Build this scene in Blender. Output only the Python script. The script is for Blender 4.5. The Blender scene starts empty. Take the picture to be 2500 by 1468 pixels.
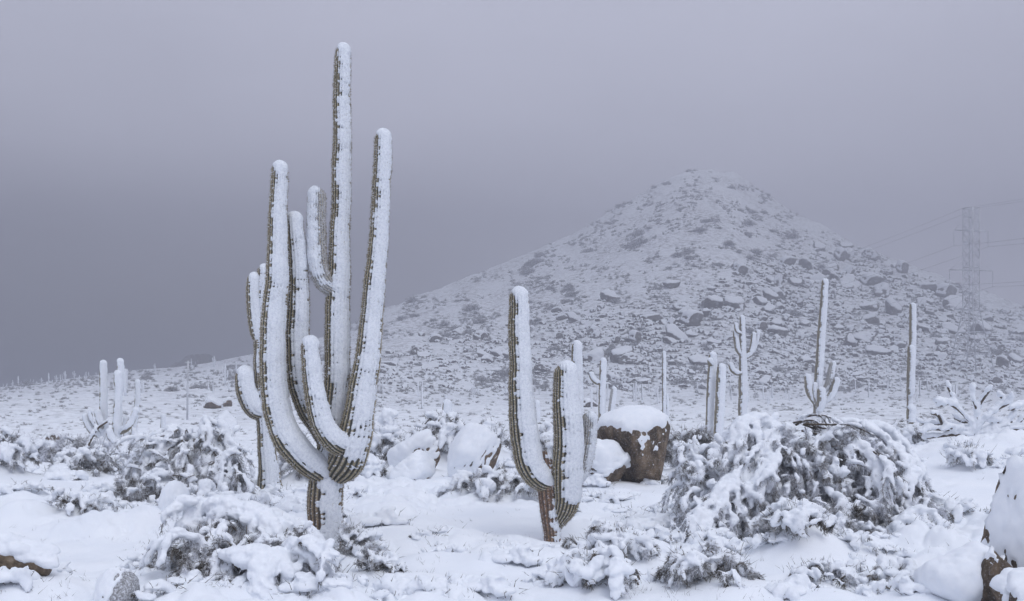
import bpy, math, random
import numpy as np
from mathutils import Vector, Matrix

S = bpy.context.scene
COL = S.collection
RNG = np.random.default_rng(7)
random.seed(7)

# ------------------------------------------------------------------ camera
FPX, EYE, PX0, PYH = 2430.0, 2.0, 1250.0, 940.0      # focal length in photo pixels, eye height, centre column, horizon row
cam_d = bpy.data.cameras.new("camera")
cam_d.sensor_width = 36.0
cam_d.lens = 36.0 * FPX / 2500.0
cam_d.shift_y = (PYH - 734.0) / 2500.0
cam_d.clip_start = 0.1
cam_d.clip_end = 3000.0
cam = bpy.data.objects.new("camera", cam_d)
COL.objects.link(cam)
cam.location = (0, 0, EYE)
cam.rotation_euler = (math.radians(90), 0, 0)
S.camera = cam

# ------------------------------------------------------------------ sky and sun
SUN_EL, SUN_AZ = math.radians(52), math.radians(150)   # azimuth clockwise from the view direction (+Y)
W = bpy.data.worlds.new("World")
S.world = W
W.use_nodes = True
nt = W.node_tree
nt.nodes.clear()
N = nt.nodes.new
out = N("ShaderNodeOutputWorld")
sky = N("ShaderNodeTexSky")
sky.sky_type = 'NISHITA'
sky.sun_disc = False
sky.sun_elevation = SUN_EL
sky.sun_rotation = SUN_AZ
sky.dust_density = 4.0
bg_sky = N("ShaderNodeBackground")
bg_sky.inputs[1].default_value = 0.05
nt.links.new(sky.outputs[0], bg_sky.inputs[0])
tc = N("ShaderNodeTexCoord")
sep = N("ShaderNodeSeparateXYZ")
nt.links.new(tc.outputs['Generated'], sep.inputs[0])


def wmath(op, a, b=None, clamp=False):
    n = N("ShaderNodeMath")
    n.operation = op
    n.use_clamp = clamp
    for k, v in ((0, a), (1, b)):
        if v is None:
            continue
        if isinstance(v, (int, float)):
            n.inputs[k].default_value = v
        else:
            nt.links.new(v, n.inputs[k])
    return n.outputs[0]


# overcast: bright overhead and behind, a dark storm bank low ahead on the left
elev = sep.outputs['Z']
ramp = N("ShaderNodeValToRGB")
ramp.color_ramp.interpolation = 'EASE'
cr = ramp.color_ramp
cr.elements[0].position = 0.0
cr.elements[0].color = (0.92, 0.93, 1.07, 1)
cr.elements[1].position = 1.0
cr.elements[1].color = (0.61, 0.655, 0.765, 1)
e = cr.elements.new(0.17)
e.color = (0.63, 0.64, 0.76, 1)
e = cr.elements.new(0.40)
e.color = (0.565, 0.575, 0.685, 1)
e = cr.elements.new(0.62)
e.color = (0.555, 0.595, 0.70, 1)
nt.links.new(elev, ramp.inputs[0])
back = N("ShaderNodeMapRange")                       # brighter behind the camera
back.inputs[1].default_value = 0.35
back.inputs[2].default_value = -0.8
back.inputs[3].default_value = 1.0
back.inputs[4].default_value = 1.25
nt.links.new(sep.outputs['Y'], back.inputs[0])
up1 = wmath('SUBTRACT', 1.0, wmath('MULTIPLY', elev, 4.5), True)
bank_h = wmath('POWER', up1, 1.2)
side = N("ShaderNodeMapRange")
side.interpolation_type = 'SMOOTHSTEP'
side.inputs[1].default_value = 0.30
side.inputs[2].default_value = -0.22
side.inputs[3].default_value = 0.0
side.inputs[4].default_value = 1.0
nt.links.new(sep.outputs['X'], side.inputs[0])
fwd = N("ShaderNodeMapRange")
fwd.interpolation_type = 'SMOOTHSTEP'
fwd.inputs[1].default_value = 0.1
fwd.inputs[2].default_value = 0.7
nt.links.new(sep.outputs['Y'], fwd.inputs[0])
nz = N("ShaderNodeTexNoise")
nz.inputs['Scale'].default_value = 2.2
nz.inputs['Detail'].default_value = 3.0
mp = N("ShaderNodeMapping")
mp.inputs['Scale'].default_value = (1, 1, 2.5)
nt.links.new(tc.outputs['Generated'], mp.inputs[0])
nt.links.new(mp.outputs[0], nz.inputs['Vector'])
cloud = N("ShaderNodeMapRange")
cloud.inputs[1].default_value = 0.3
cloud.inputs[2].default_value = 0.7
cloud.inputs[3].default_value = 0.91
cloud.inputs[4].default_value = 1.09
nt.links.new(nz.outputs['Fac'], cloud.inputs[0])
bank = wmath('MULTIPLY', wmath('MULTIPLY', bank_h, side.outputs[0]), fwd.outputs[0], True)
dark = wmath('SUBTRACT', 1.0, wmath('MULTIPLY', bank, 0.985), True)
gain = wmath('MULTIPLY', wmath('MULTIPLY', dark, back.outputs[0]), cloud.outputs[0])
bg = N("ShaderNodeBackground")
nt.links.new(ramp.outputs[0], bg.inputs[0])
nt.links.new(gain, bg.inputs[1])
add = N("ShaderNodeAddShader")
nt.links.new(bg.outputs[0], add.inputs[0])
nt.links.new(bg_sky.outputs[0], add.inputs[1])
nt.links.new(bg.outputs[0], out.inputs[0])
mixw = N("ShaderNodeMixShader")
mixw.inputs[0].default_value = 0.06
nt.links.new(bg.outputs[0], mixw.inputs[1])
nt.links.new(bg_sky.outputs[0], mixw.inputs[2])
nt.links.new(mixw.outputs[0], out.inputs[0])
nt.nodes.remove(add)

sun_d = bpy.data.lights.new("sun", 'SUN')
sun_d.energy = 0.8
sun_d.angle = math.radians(30)
sun_d.color = (1.0, 0.985, 0.95)
sun = bpy.data.objects.new("sun", sun_d)
COL.objects.link(sun)
sdir = Vector((math.sin(SUN_AZ) * math.cos(SUN_EL), math.cos(SUN_AZ) * math.cos(SUN_EL), math.sin(SUN_EL)))
sun.rotation_euler = (-sdir).to_track_quat('-Z', 'Y').to_euler()

S.view_settings.view_transform = 'Standard'
S.view_settings.look = 'None'
S.view_settings.exposure = 0.48
S.view_settings.gamma = 1.0
S.render.engine = 'CYCLES'
S.cycles.use_denoising = True
S.cycles.max_bounces = 6
S.cycles.diffuse_bounces = 4
S.cycles.glossy_bounces = 2
S.cycles.volume_bounces = 1
S.cycles.use_adaptive_sampling = True
S.cycles.adaptive_threshold = 0.01

# ------------------------------------------------------------------ noise


def _h(ix, iy, iz, seed):
    h = (ix.astype(np.uint32) * np.uint32(374761393)) ^ (iy.astype(np.uint32) * np.uint32(668265263)) ^ \
        (iz.astype(np.uint32) * np.uint32(2147483647 - 58)) ^ np.uint32((seed * 974634777) & 0xffffffff)
    h = (h ^ (h >> np.uint32(13))) * np.uint32(1274126177)
    h = (h ^ (h >> np.uint32(15))) * np.uint32(2246822519)
    return h ^ (h >> np.uint32(16))


def gnoise(P, seed=0):
    P = np.asarray(P, dtype=np.float64)
    i = np.floor(P)
    f = P - i
    u = f * f * f * (f * (f * 6 - 15) + 10)
    i = i.astype(np.int64)
    r = np.zeros(len(P))
    for dx in (0, 1):
        wx = u[:, 0] if dx else 1 - u[:, 0]
        for dy in (0, 1):
            wy = u[:, 1] if dy else 1 - u[:, 1]
            for dz in (0, 1):
                wz = u[:, 2] if dz else 1 - u[:, 2]
                h = _h(i[:, 0] + dx, i[:, 1] + dy, i[:, 2] + dz, seed)
                gx = (h & np.uint32(1023)) / 511.5 - 1
                gy = ((h >> np.uint32(10)) & np.uint32(1023)) / 511.5 - 1
                gz = ((h >> np.uint32(20)) & np.uint32(1023)) / 511.5 - 1
                r += wx * wy * wz * (gx * (f[:, 0] - dx) + gy * (f[:, 1] - dy) + gz * (f[:, 2] - dz))
    return r * 1.5


def fbm(P, scale, octv=3, seed=0, gain=0.5):
    P = np.asarray(P) / scale
    a, s, r = 1.0, 0.0, 0.0
    for o in range(octv):
        r = r + a * gnoise(P * 2.03 ** o, seed + o * 17)
        s += a
        a *= gain
    return r / s


def sstep(x, a, b):
    t = np.clip((x - a) / (b - a), 0, 1)
    return t * t * (3 - 2 * t)


# ------------------------------------------------------------------ materials


def new_mat(name):
    m = bpy.data.materials.new(name)
    m.use_nodes = True
    t = m.node_tree
    b = t.nodes["Principled BSDF"]
    b.inputs['Specular IOR Level'].default_value = 0.2
    return m, t, b


def tex_noise(t, scale, detail=4.0, coord='Object', rough=0.55, mapping=None):
    c = t.nodes.new("ShaderNodeTexCoord")
    n = t.nodes.new("ShaderNodeTexNoise")
    n.inputs['Scale'].default_value = scale
    n.inputs['Detail'].default_value = detail
    n.inputs['Roughness'].default_value = rough
    if mapping:
        mpn = t.nodes.new("ShaderNodeMapping")
        mpn.inputs['Scale'].default_value = mapping
        t.links.new(c.outputs[coord], mpn.inputs[0])
        t.links.new(mpn.outputs[0], n.inputs['Vector'])
    else:
        t.links.new(c.outputs[coord], n.inputs['Vector'])
    return n.outputs['Fac']


def ramp_node(t, fac, stops):
    r = t.nodes.new("ShaderNodeValToRGB")
    el = r.color_ramp.elements
    el[0].position, el[0].color = stops[0][0], (*stops[0][1], 1)
    el[1].position, el[1].color = stops[-1][0], (*stops[-1][1], 1)
    for p, c in stops[1:-1]:
        k = el.new(p)
        k.color = (*c, 1)
    t.links.new(fac, r.inputs[0])
    return r.outputs[0]


def mixc(t, fac, a, b):
    m = t.nodes.new("ShaderNodeMix")
    m.data_type = 'RGBA'
    for k, v in ((0, fac), (6, a), (7, b)):
        if isinstance(v, (int, float)):
            m.inputs[k].default_value = v
        elif isinstance(v, tuple):
            m.inputs[k].default_value = (*v, 1)
        else:
            t.links.new(v, m.inputs[k])
    return m.outputs[2]


def attr(t, name):
    a = t.nodes.new("ShaderNodeAttribute")
    a.attribute_name = name
    return a.outputs['Fac']


def bump(t, b, h, strength, dist):
    n = t.nodes.new("ShaderNodeBump")
    n.inputs['Strength'].default_value = strength
    n.inputs['Distance'].default_value = dist
    t.links.new(h, n.inputs['Height'])
    t.links.new(n.outputs[0], b.inputs['Normal'])


def mrange(t, v, a, b_, c=0.0, d=1.0):
    n = t.nodes.new("ShaderNodeMapRange")
    for k, x in enumerate((a, b_, c, d)):
        n.inputs[k + 1].default_value = x
    t.links.new(v, n.inputs[0])
    return n.outputs[0]


def vmul(t, a, b):
    n = t.nodes.new("ShaderNodeMath")
    n.operation = 'MULTIPLY'
    for k, v in ((0, a), (1, b)):
        if isinstance(v, (int, float)):
            n.inputs[k].default_value = v
        else:
            t.links.new(v, n.inputs[k])
    return n.outputs[0]


SNOW_A, SNOW_B = (0.81, 0.845, 0.90), (0.88, 0.905, 0.945)

MAT = {}


def build_mats():
    # packed snow with a grainy surface
    m, t, b = new_mat("snow")
    t.links.new(ramp_node(t, tex_noise(t, 9, 5), [(0.3, SNOW_A), (0.7, SNOW_B)]), b.inputs['Base Color'])
    b.inputs['Roughness'].default_value = 0.85
    bump(t, b, tex_noise(t, 90, 4, rough=0.7), 0.35, 0.012)
    MAT['snow'] = m
    # snow blown against stems: coarser grains
    m, t, b = new_mat("blown_snow")
    t.links.new(ramp_node(t, tex_noise(t, 42, 5, rough=0.75), [(0.34, (0.68, 0.72, 0.80)), (0.54, (0.87, 0.905, 0.955))]), b.inputs['Base Color'])
    b.inputs['Roughness'].default_value = 0.9
    bump(t, b, tex_noise(t, 48, 5, rough=0.75), 0.7, 0.022)
    MAT['blown_snow'] = m
    # ground: snow with grass and grit showing where the vertex attribute says so
    m, t, b = new_mat("snow_ground")
    sn = ramp_node(t, tex_noise(t, 1.3, 6), [(0.3, SNOW_A), (0.7, SNOW_B)])
    veg = ramp_node(t, tex_noise(t, 2.5, 3), [(0.3, (0.16, 0.15, 0.145)), (0.7, (0.36, 0.36, 0.38))])
    k1 = mrange(t, tex_noise(t, 0.9, 8, rough=0.72), 0.47, 0.56)
    k2 = mrange(t, tex_noise(t, 0.10, 4, rough=0.6), 0.38, 0.60, 0.25, 0.95)
    msk = vmul(t, vmul(t, k1, k2), attr(t, "scrub"))
    t.links.new(mixc(t, msk, sn, veg), b.inputs['Base Color'])
    b.inputs['Roughness'].default_value = 0.9
    bump(t, b, tex_noise(t, 40, 5, rough=0.6), 0.25, 0.012)
    MAT['ground'] = m
    # saguaro skin: tan spined crests, olive grooves, brown corky wood, frost dust
    m, t, b = new_mat("saguaro_skin")
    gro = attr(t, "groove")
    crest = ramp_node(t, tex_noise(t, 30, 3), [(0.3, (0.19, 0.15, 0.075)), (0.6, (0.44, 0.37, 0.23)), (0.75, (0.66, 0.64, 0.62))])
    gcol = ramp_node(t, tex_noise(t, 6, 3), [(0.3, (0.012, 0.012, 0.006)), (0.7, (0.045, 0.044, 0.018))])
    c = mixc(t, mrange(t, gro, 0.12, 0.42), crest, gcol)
    wood = ramp_node(t, tex_noise(t, 22, 5, rough=0.7), [(0.3, (0.030, 0.018, 0.009)), (0.5, (0.19, 0.094, 0.038)), (0.68, (0.36, 0.21, 0.095)), (0.8, (0.66, 0.67, 0.72))])
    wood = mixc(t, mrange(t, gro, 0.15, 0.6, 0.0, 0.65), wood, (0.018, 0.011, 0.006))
    c = mixc(t, attr(t, "wood"), c, wood)
    fr = vmul(t, mrange(t, tex_noise(t, 55, 5, rough=0.75), 0.35, 0.65), attr(t, "dust"))
    c = mixc(t, fr, c, (0.70, 0.72, 0.78))
    t.links.new(c, b.inputs['Base Color'])
    b.inputs['Roughness'].default_value = 0.75
    bump(t, b, tex_noise(t, 80, 3), 0.4, 0.01)
    MAT['skin'] = m
    # spines rimed with frost
    m, t, b = new_mat("frosted_spine")
    t.links.new(ramp_node(t, tex_noise(t, 14, 3), [(0.38, (0.26, 0.21, 0.13)), (0.58, (0.74, 0.75, 0.80))]), b.inputs['Base Color'])
    b.inputs['Roughness'].default_value = 0.8
    MAT['spine'] = m
    # granite
    m, t, b = new_mat("granite")
    g1 = ramp_node(t, tex_noise(t, 7, 6, rough=0.65), [(0.28, (0.05, 0.034, 0.022)), (0.5, (0.16, 0.115, 0.076)), (0.75, (0.30, 0.235, 0.17))])
    st = mrange(t, tex_noise(t, 5, 5, rough=0.65, mapping=(1, 1, .22)), 0.42, 0.62, 0.45, 1.15)
    mm = t.nodes.new('ShaderNodeVectorMath')
    mm.operation = 'SCALE'
    t.links.new(g1, mm.inputs[0])
    t.links.new(st, mm.inputs['Scale'])
    g1 = mm.outputs[0]
    fr = mrange(t, tex_noise(t, 34, 5, rough=0.75), 0.56, 0.68)
    t.links.new(mixc(t, vmul(t, fr, 0.55), g1, (0.72, 0.74, 0.8)), b.inputs['Base Color'])
    b.inputs['Roughness'].default_value = 0.85
    bump(t, b, tex_noise(t, 24, 6, rough=0.7), 0.8, 0.03)
    MAT['granite'] = m
    # grey weathered boulders on the far slope
    m, t, b = new_mat("weathered_rock")
    g1 = ramp_node(t, tex_noise(t, 0.9, 6, rough=0.65), [(0.3, (0.06, 0.052, 0.048)), (0.55, (0.12, 0.108, 0.10)), (0.75, (0.20, 0.185, 0.18))])
    fr = mrange(t, tex_noise(t, 2.2, 6, rough=0.75), 0.56, 0.66)
    t.links.new(mixc(t, vmul(t, fr, 0.7), g1, (0.74, 0.76, 0.82)), b.inputs['Base Color'])
    b.inputs['Roughness'].default_value = 0.9
    bump(t, b, tex_noise(t, 3.0, 6, rough=0.7), 0.8, 0.2)
    MAT['rock'] = m
    m, t, b = new_mat("rimed_rock")
    g1 = ramp_node(t, tex_noise(t, 50, 5, rough=0.75), [(0.36, (0.16, 0.155, 0.15)), (0.5, (0.36, 0.365, 0.38)), (0.62, (0.72, 0.74, 0.8))])
    t.links.new(g1, b.inputs['Base Color'])
    b.inputs['Roughness'].default_value = 0.9
    bump(t, b, tex_noise(t, 60, 5, rough=0.7), 0.6, 0.015)
    MAT['rimed_rock'] = m
    # twigs with frost given per twig
    m, t, b = new_mat("frosted_twig")
    t.links.new(ramp_node(t, attr(t, "frost"), [(0.0, (0.024, 0.019, 0.012)), (0.33, (0.11, 0.096, 0.072)), (0.62, (0.40, 0.40, 0.41)), (1.0, (0.78, 0.80, 0.86))]), b.inputs['Base Color'])
    b.inputs['Roughness'].default_value = 0.85
    MAT['twig'] = m
    # bark
    m, t, b = new_mat("bark")
    t.links.new(ramp_node(t, tex_noise(t, 28, 5, rough=0.7, mapping=(1, 1, 1)), [(0.3, (0.035, 0.027, 0.02)), (0.6, (0.12, 0.095, 0.07)), (0.8, (0.24, 0.22, 0.2))]), b.inputs['Base Color'])
    b.inputs['Roughness'].default_value = 0.9
    MAT['bark'] = m
    m, t, b = new_mat("log_bark")
    g = ramp_node(t, tex_noise(t, 16, 6, rough=0.7), [(0.3, (0.06, 0.042, 0.028)), (0.55, (0.20, 0.15, 0.10)), (0.8, (0.34, 0.29, 0.24))])
    t.links.new(g, b.inputs['Base Color'])
    b.inputs['Roughness'].default_value = 0.9
    bump(t, b, tex_noise(t, 45, 5, rough=0.7), 0.8, 0.02)
    MAT['log'] = m
    # galvanised steel with rime
    m, t, b = new_mat("rimed_steel")
    t.links.new(ramp_node(t, tex_noise(t, 0.6, 4), [(0.35, (0.42, 0.43, 0.46)), (0.65, (0.76, 0.78, 0.82))]), b.inputs['Base Color'])
    b.inputs['Roughness'].default_value = 0.7
    MAT['steel'] = m
    m, t, b = new_mat("grey_cable")
    t.links.new(ramp_node(t, tex_noise(t, 0.2, 3), [(0.4, (0.16, 0.165, 0.18)), (0.6, (0.3, 0.31, 0.34))]), b.inputs['Base Color'])
    b.inputs['Roughness'].default_value = 0.7
    MAT['cable'] = m


build_mats()

# ------------------------------------------------------------------ mesh helpers


def make_mesh(name, V, faces, mats, midx=None, smooth=True, attrs=None):
    """faces: list of (n,3)/(n,4) index arrays"""
    me = bpy.data.meshes.new(name)
    V = np.asarray(V, dtype=np.float32)
    fl = [np.asarray(f, dtype=np.int32) for f in faces if len(f)]
    me.vertices.add(len(V))
    me.vertices.foreach_set("co", V.ravel())
    nl = sum(f.size for f in fl)
    npoly = sum(len(f) for f in fl)
    me.loops.add(nl)
    me.polygons.add(npoly)
    me.loops.foreach_set("vertex_index", np.concatenate([f.ravel() for f in fl]))
    sizes = np.concatenate([np.full(len(f), f.shape[1], dtype=np.int32) for f in fl])
    starts = np.concatenate([[0], np.cumsum(sizes)[:-1]]).astype(np.int32)
    me.polygons.foreach_set("loop_start", starts)
    me.polygons.foreach_set("use_smooth", np.full(npoly, smooth, dtype=bool))
    for m in mats:
        me.materials.append(MAT[m])
    if midx is not None:
        me.polygons.foreach_set("material_index", np.asarray(midx, dtype=np.int32))
    me.update(calc_edges=True)
    me.validate()
    if attrs:
        for k, a in attrs.items():
            at_ = me.attributes.new(k, 'FLOAT', 'POINT')
            at_.data.foreach_set("value", np.asarray(a, dtype=np.float32))
    return me


def link(name, me, parent=None, loc=None):
    o = bpy.data.objects.new(name, me)
    COL.objects.link(o)
    if parent is not None:
        o.parent = parent
    if loc is not None:
        o.location = loc
    return o


def tag(o, label=None, cat=None, group=None, kind=None):
    if label:
        o["label"] = label
    if cat:
        o["category"] = cat
    if group:
        o["group"] = group
    if kind:
        o["kind"] = kind
    return o


def empty(name, loc, label, cat, group=None):
    o = bpy.data.objects.new(name, None)
    o.empty_display_size = 0.2
    COL.objects.link(o)
    o.location = loc
    return tag(o, label, cat, group)


class Buf:
    def __init__(s):
        s.V, s.T, s.Q, s.n = [], [], [], 0
        s.A = []

    def add(s, V, T=None, Q=None, a=None):
        V = np.asarray(V)
        s.V.append(V)
        if T is not None and len(T):
            s.T.append(np.asarray(T) + s.n)
        if Q is not None and len(Q):
            s.Q.append(np.asarray(Q) + s.n)
        s.A.append(np.full(len(V), 0.0) if a is None else np.broadcast_to(a, (len(V),)))
        s.n += len(V)

    def arrays(s):
        V = np.concatenate(s.V) if s.V else np.zeros((0, 3))
        f = []
        if s.T:
            f.append(np.concatenate(s.T))
        if s.Q:
            f.append(np.concatenate(s.Q))
        return V, f, np.concatenate(s.A) if s.A else np.zeros(0)

    def mesh(s, name, mat, origin=(0, 0, 0), smooth=True, aname=None):
        V, f, A = s.arrays()
        return make_mesh(name, V - np.asarray(origin), f, [mat], None, smooth, {aname: A} if aname else None)


def frames(P):
    """parallel transported frames along P"""
    T = np.gradient(P, axis=0)
    T /= np.linalg.norm(T, axis=1)[:, None] + 1e-9
    ref = np.array([1.0, 0, 0]) if abs(T[0, 0]) < 0.9 else np.array([0, 1.0, 0])
    U = np.zeros_like(P)
    u = ref - T[0] * ref.dot(T[0])
    u /= np.linalg.norm(u)
    for k in range(len(P)):
        u = u - T[k] * u.dot(T[k])
        u /= np.linalg.norm(u) + 1e-9
        U[k] = u
    return T, U, np.cross(T, U)


def tube(buf, P, R, n=5, a=None):
    P = np.asarray(P, float)
    R = np.broadcast_to(np.asarray(R, float), (len(P),))
    T, U, B = frames(P)
    th = np.linspace(0, 2 * np.pi, n, endpoint=False)
    V = P[:, None] + R[:, None, None] * (np.cos(th)[None, :, None] * U[:, None] + np.sin(th)[None, :, None] * B[:, None])
    V = V.reshape(-1, 3)
    i = np.arange(len(P) - 1)[:, None] * n
    j = np.arange(n)[None]
    q = np.stack([i + j, i + (j + 1) % n, i + n + (j + 1) % n, i + n + j], -1).reshape(-1, 4)
    V = np.vstack([V, P[:1], P[-1:]])
    c0, c1 = len(P) * n, len(P) * n + 1
    k = np.arange(n)
    t0 = np.stack([np.full(n, c0), (k + 1) % n, k], 1)
    b0 = (len(P) - 1) * n
    t1 = np.stack([np.full(n, c1), b0 + k, b0 + (k + 1) % n], 1)
    buf.add(V, np.vstack([t0, t1]), q, a)


def catmull(P, n):
    """resample control points (with extra columns) to n points, smooth"""
    P = np.asarray(P, float)
    if len(P) == 2:
        t = np.linspace(0, 1, n)[:, None]
        return P[0] * (1 - t) + P[1] * t
    Q = np.vstack([2 * P[0] - P[1], P, 2 * P[-1] - P[-2]])
    L = np.concatenate([[0], np.cumsum(np.linalg.norm(np.diff(P[:, :3], axis=0), axis=1))])
    s = np.linspace(0, L[-1], n)
    k = np.clip(np.searchsorted(L, s, side='right') - 1, 0, len(P) - 2)
    t = ((s - L[k]) / (L[k + 1] - L[k]))[:, None]
    p0, p1, p2, p3 = Q[k], Q[k + 1], Q[k + 2], Q[k + 3]
    return 0.5 * (2 * p1 + (p2 - p0) * t + (2 * p0 - 5 * p1 + 4 * p2 - p3) * t * t + (3 * p1 - p0 - 3 * p2 + p3) * t ** 3)


def spikes(buf, A, B, r, a):
    """thin three-sided spikes from A to B"""
    A, B = np.asarray(A), np.asarray(B)
    n = len(A)
    if n == 0:
        return
    D = B - A
    D /= np.linalg.norm(D, axis=1)[:, None] + 1e-9
    ref = RNG.normal(size=(n, 3))
    U = np.cross(D, ref)
    U /= np.linalg.norm(U, axis=1)[:, None] + 1e-9
    Wv = np.cross(D, U)
    r = np.broadcast_to(np.asarray(r, float), (n,))[:, None]
    V = np.stack([A + r * U, A + r * (-0.5 * U + 0.866 * Wv), A + r * (-0.5 * U - 0.866 * Wv), B], 1).reshape(-1, 3)
    k = np.arange(n)[:, None] * 4
    T = np.concatenate([k + [0, 1, 3], k + [1, 2, 3], k + [2, 0, 3]], 0)
    buf.add(V, T, None, np.repeat(np.broadcast_to(a, (n,)), 4))


def ico(sub):
    import bmesh
    bm = bmesh.new()
    bmesh.ops.create_icosphere(bm, subdivisions=sub, radius=1.0)
    V = np.array([v.co[:] for v in bm.verts])
    T = np.array([[v.index for v in f.verts] for f in bm.faces])
    bm.free()
    return V, T


ICO1, ICO2, ICO4, ICO5 = ico(1), ico(2), ico(4), ico(5)


def blobs(buf, C, R, tmpl=ICO2):
    """ellipsoids at C with axis vectors R (n,3,3)"""
    V0, T0 = tmpl
    C = np.asarray(C)
    R = np.asarray(R)
    n = len(C)
    if n == 0:
        return
    V = (C[:, None] + np.einsum('vk,nkc->nvc', V0, R)).reshape(-1, 3)
    T = (np.arange(n)[:, None, None] * len(V0) + T0[None]).reshape(-1, 3)
    buf.add(V, T)


def fuse(buf, voxel, amp=0.3, seed=0, origin=(0, 0, 0), mat='snow', name='snow'):
    """melt the overlapping lumps of a buffer into one skin of snow"""
    V, f, _ = buf.arrays()
    me = make_mesh(name, V, f, [mat])
    o = link("tmp", me)
    md = o.modifiers.new("r", 'REMESH')
    md.mode = 'VOXEL'
    md.voxel_size = voxel
    md.use_smooth_shade = True
    dg = bpy.context.evaluated_depsgraph_get()
    ev = o.evaluated_get(dg)
    tm = ev.to_mesh()
    nv = len(tm.vertices)
    co = np.empty(nv * 3, np.float32)
    tm.vertices.foreach_get("co", co)
    no = np.empty(nv * 3, np.float32)
    tm.vertex_normals.foreach_get("vector", no)
    nf = len(tm.polygons)
    lv = np.empty(len(tm.loops), np.int32)
    tm.loops.foreach_get("vertex_index", lv)
    ok = len(lv) == nf * 4
    if not ok:
        tm.calc_loop_triangles()
        lv = np.empty(len(tm.loop_triangles) * 3, np.int32)
        tm.loop_triangles.foreach_get("vertices", lv)
    ev.to_mesh_clear()
    bpy.data.objects.remove(o)
    bpy.data.meshes.remove(me)
    co = co.reshape(-1, 3).astype(float)
    no = no.reshape(-1, 3)
    d = fbm(co, voxel * 4, 3, seed) * voxel * 3.2 * amp + fbm(co, voxel * 13, 2, seed + 3) * voxel * 4.0 * amp
    co = co + no * d[:, None]
    return make_mesh(name, co - np.asarray(origin), [lv.reshape(-1, 4 if ok else 3)], [mat])


def at(px, py, Y):
    return np.array([(px - PX0) / FPX * Y, Y, EYE + (PYH - py) / FPX * Y])


# ------------------------------------------------------------------ terrain
SIL = np.array([(-900, 985), (0, 947), (150, 928), (300, 907), (450, 895), (620, 872), (800, 828), (940, 752), (1100, 692), (1200, 657),
                (1300, 616), (1400, 571), (1500, 512), (1600, 457), (1680, 421), (1735, 412), (1790, 421), (1850, 462), (1950, 522),
                (2080, 592), (2180, 632), (2290, 672), (2350, 692), (2420, 716), (2500, 747), (3300, 900)], float)
YR = np.array([(-900, 210), (0, 235), (300, 240), (640, 265), (940, 300), (1200, 340), (1500, 370), (1735, 385), (2000, 368), (2300, 325), (2500, 300), (3300, 280)], float)
Y0 = np.array([(-900, 55), (0, 55), (300, 62), (640, 80), (940, 110), (1300, 140), (1735, 150), (2500, 160), (3300, 160)], float)

# drifts and humps: x, y, sx, sy, height
HUMPS = []


def hump(px, py, Y, wpx, sy, h):
    p = at(px, py, Y)
    HUMPS.append((p[0], Y, wpx / FPX * Y, sy, h))


HUMPS += [(10.6, 20.5, 3.2, 3.2, 0.85), (7.6, 17.5, 2.6, 3.0, 0.32), (-9.5, 19.5, 3.0, 2.0, 0.30), (-7.5, 15.5, 2.4, 1.2, 0.18),
          (5.9, 10.2, 0.9, 1.1, 0.30), (-2.0, 14.6, 1.4, 0.9, 0.12), (1.5, 18.0, 2.5, 1.5, 0.10)]
for (px, py, Y, w, sy, h) in [(960, 1240, 15.6, 50, .35, .12), (1130, 1310, 13.0, 70, .4, .16), (1010, 1290, 13.8, 90, .4, .14), (1270, 1330, 12.6, 60, .3, .14),
                              (60, 1265, 14.6, 60, .4, .22), (170, 1225, 16.2, 60, .4, .2), (20, 1290, 14.0, 80, .4, .12), (330, 1180, 19.5, 70, .5, .2),
                              (1000, 1130, 24.0, 60, .7, .3), (880, 1200, 18.0, 40, .4, .2), (2100, 1335, 11.9, 90, .4, .16), (1960, 1345, 11.6, 70, .4, .14),
                              (2270, 1330, 11.8, 60, .5, .22), (2180, 1420, 9.8, 60, .3, .12), (1700, 1200, 18.5, 60, .5, .15), (1150, 1190, 19.5, 55, .4, .25),
                              (2020, 1400, 10.4, 60, .3, .10), (700, 1190, 19.0, 60, .5, .16), (420, 1270, 14.3, 70, .4, .2), (560, 1230, 16.0, 70, .4, .16)]:
    hump(px, py, Y, w, sy, h)


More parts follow.
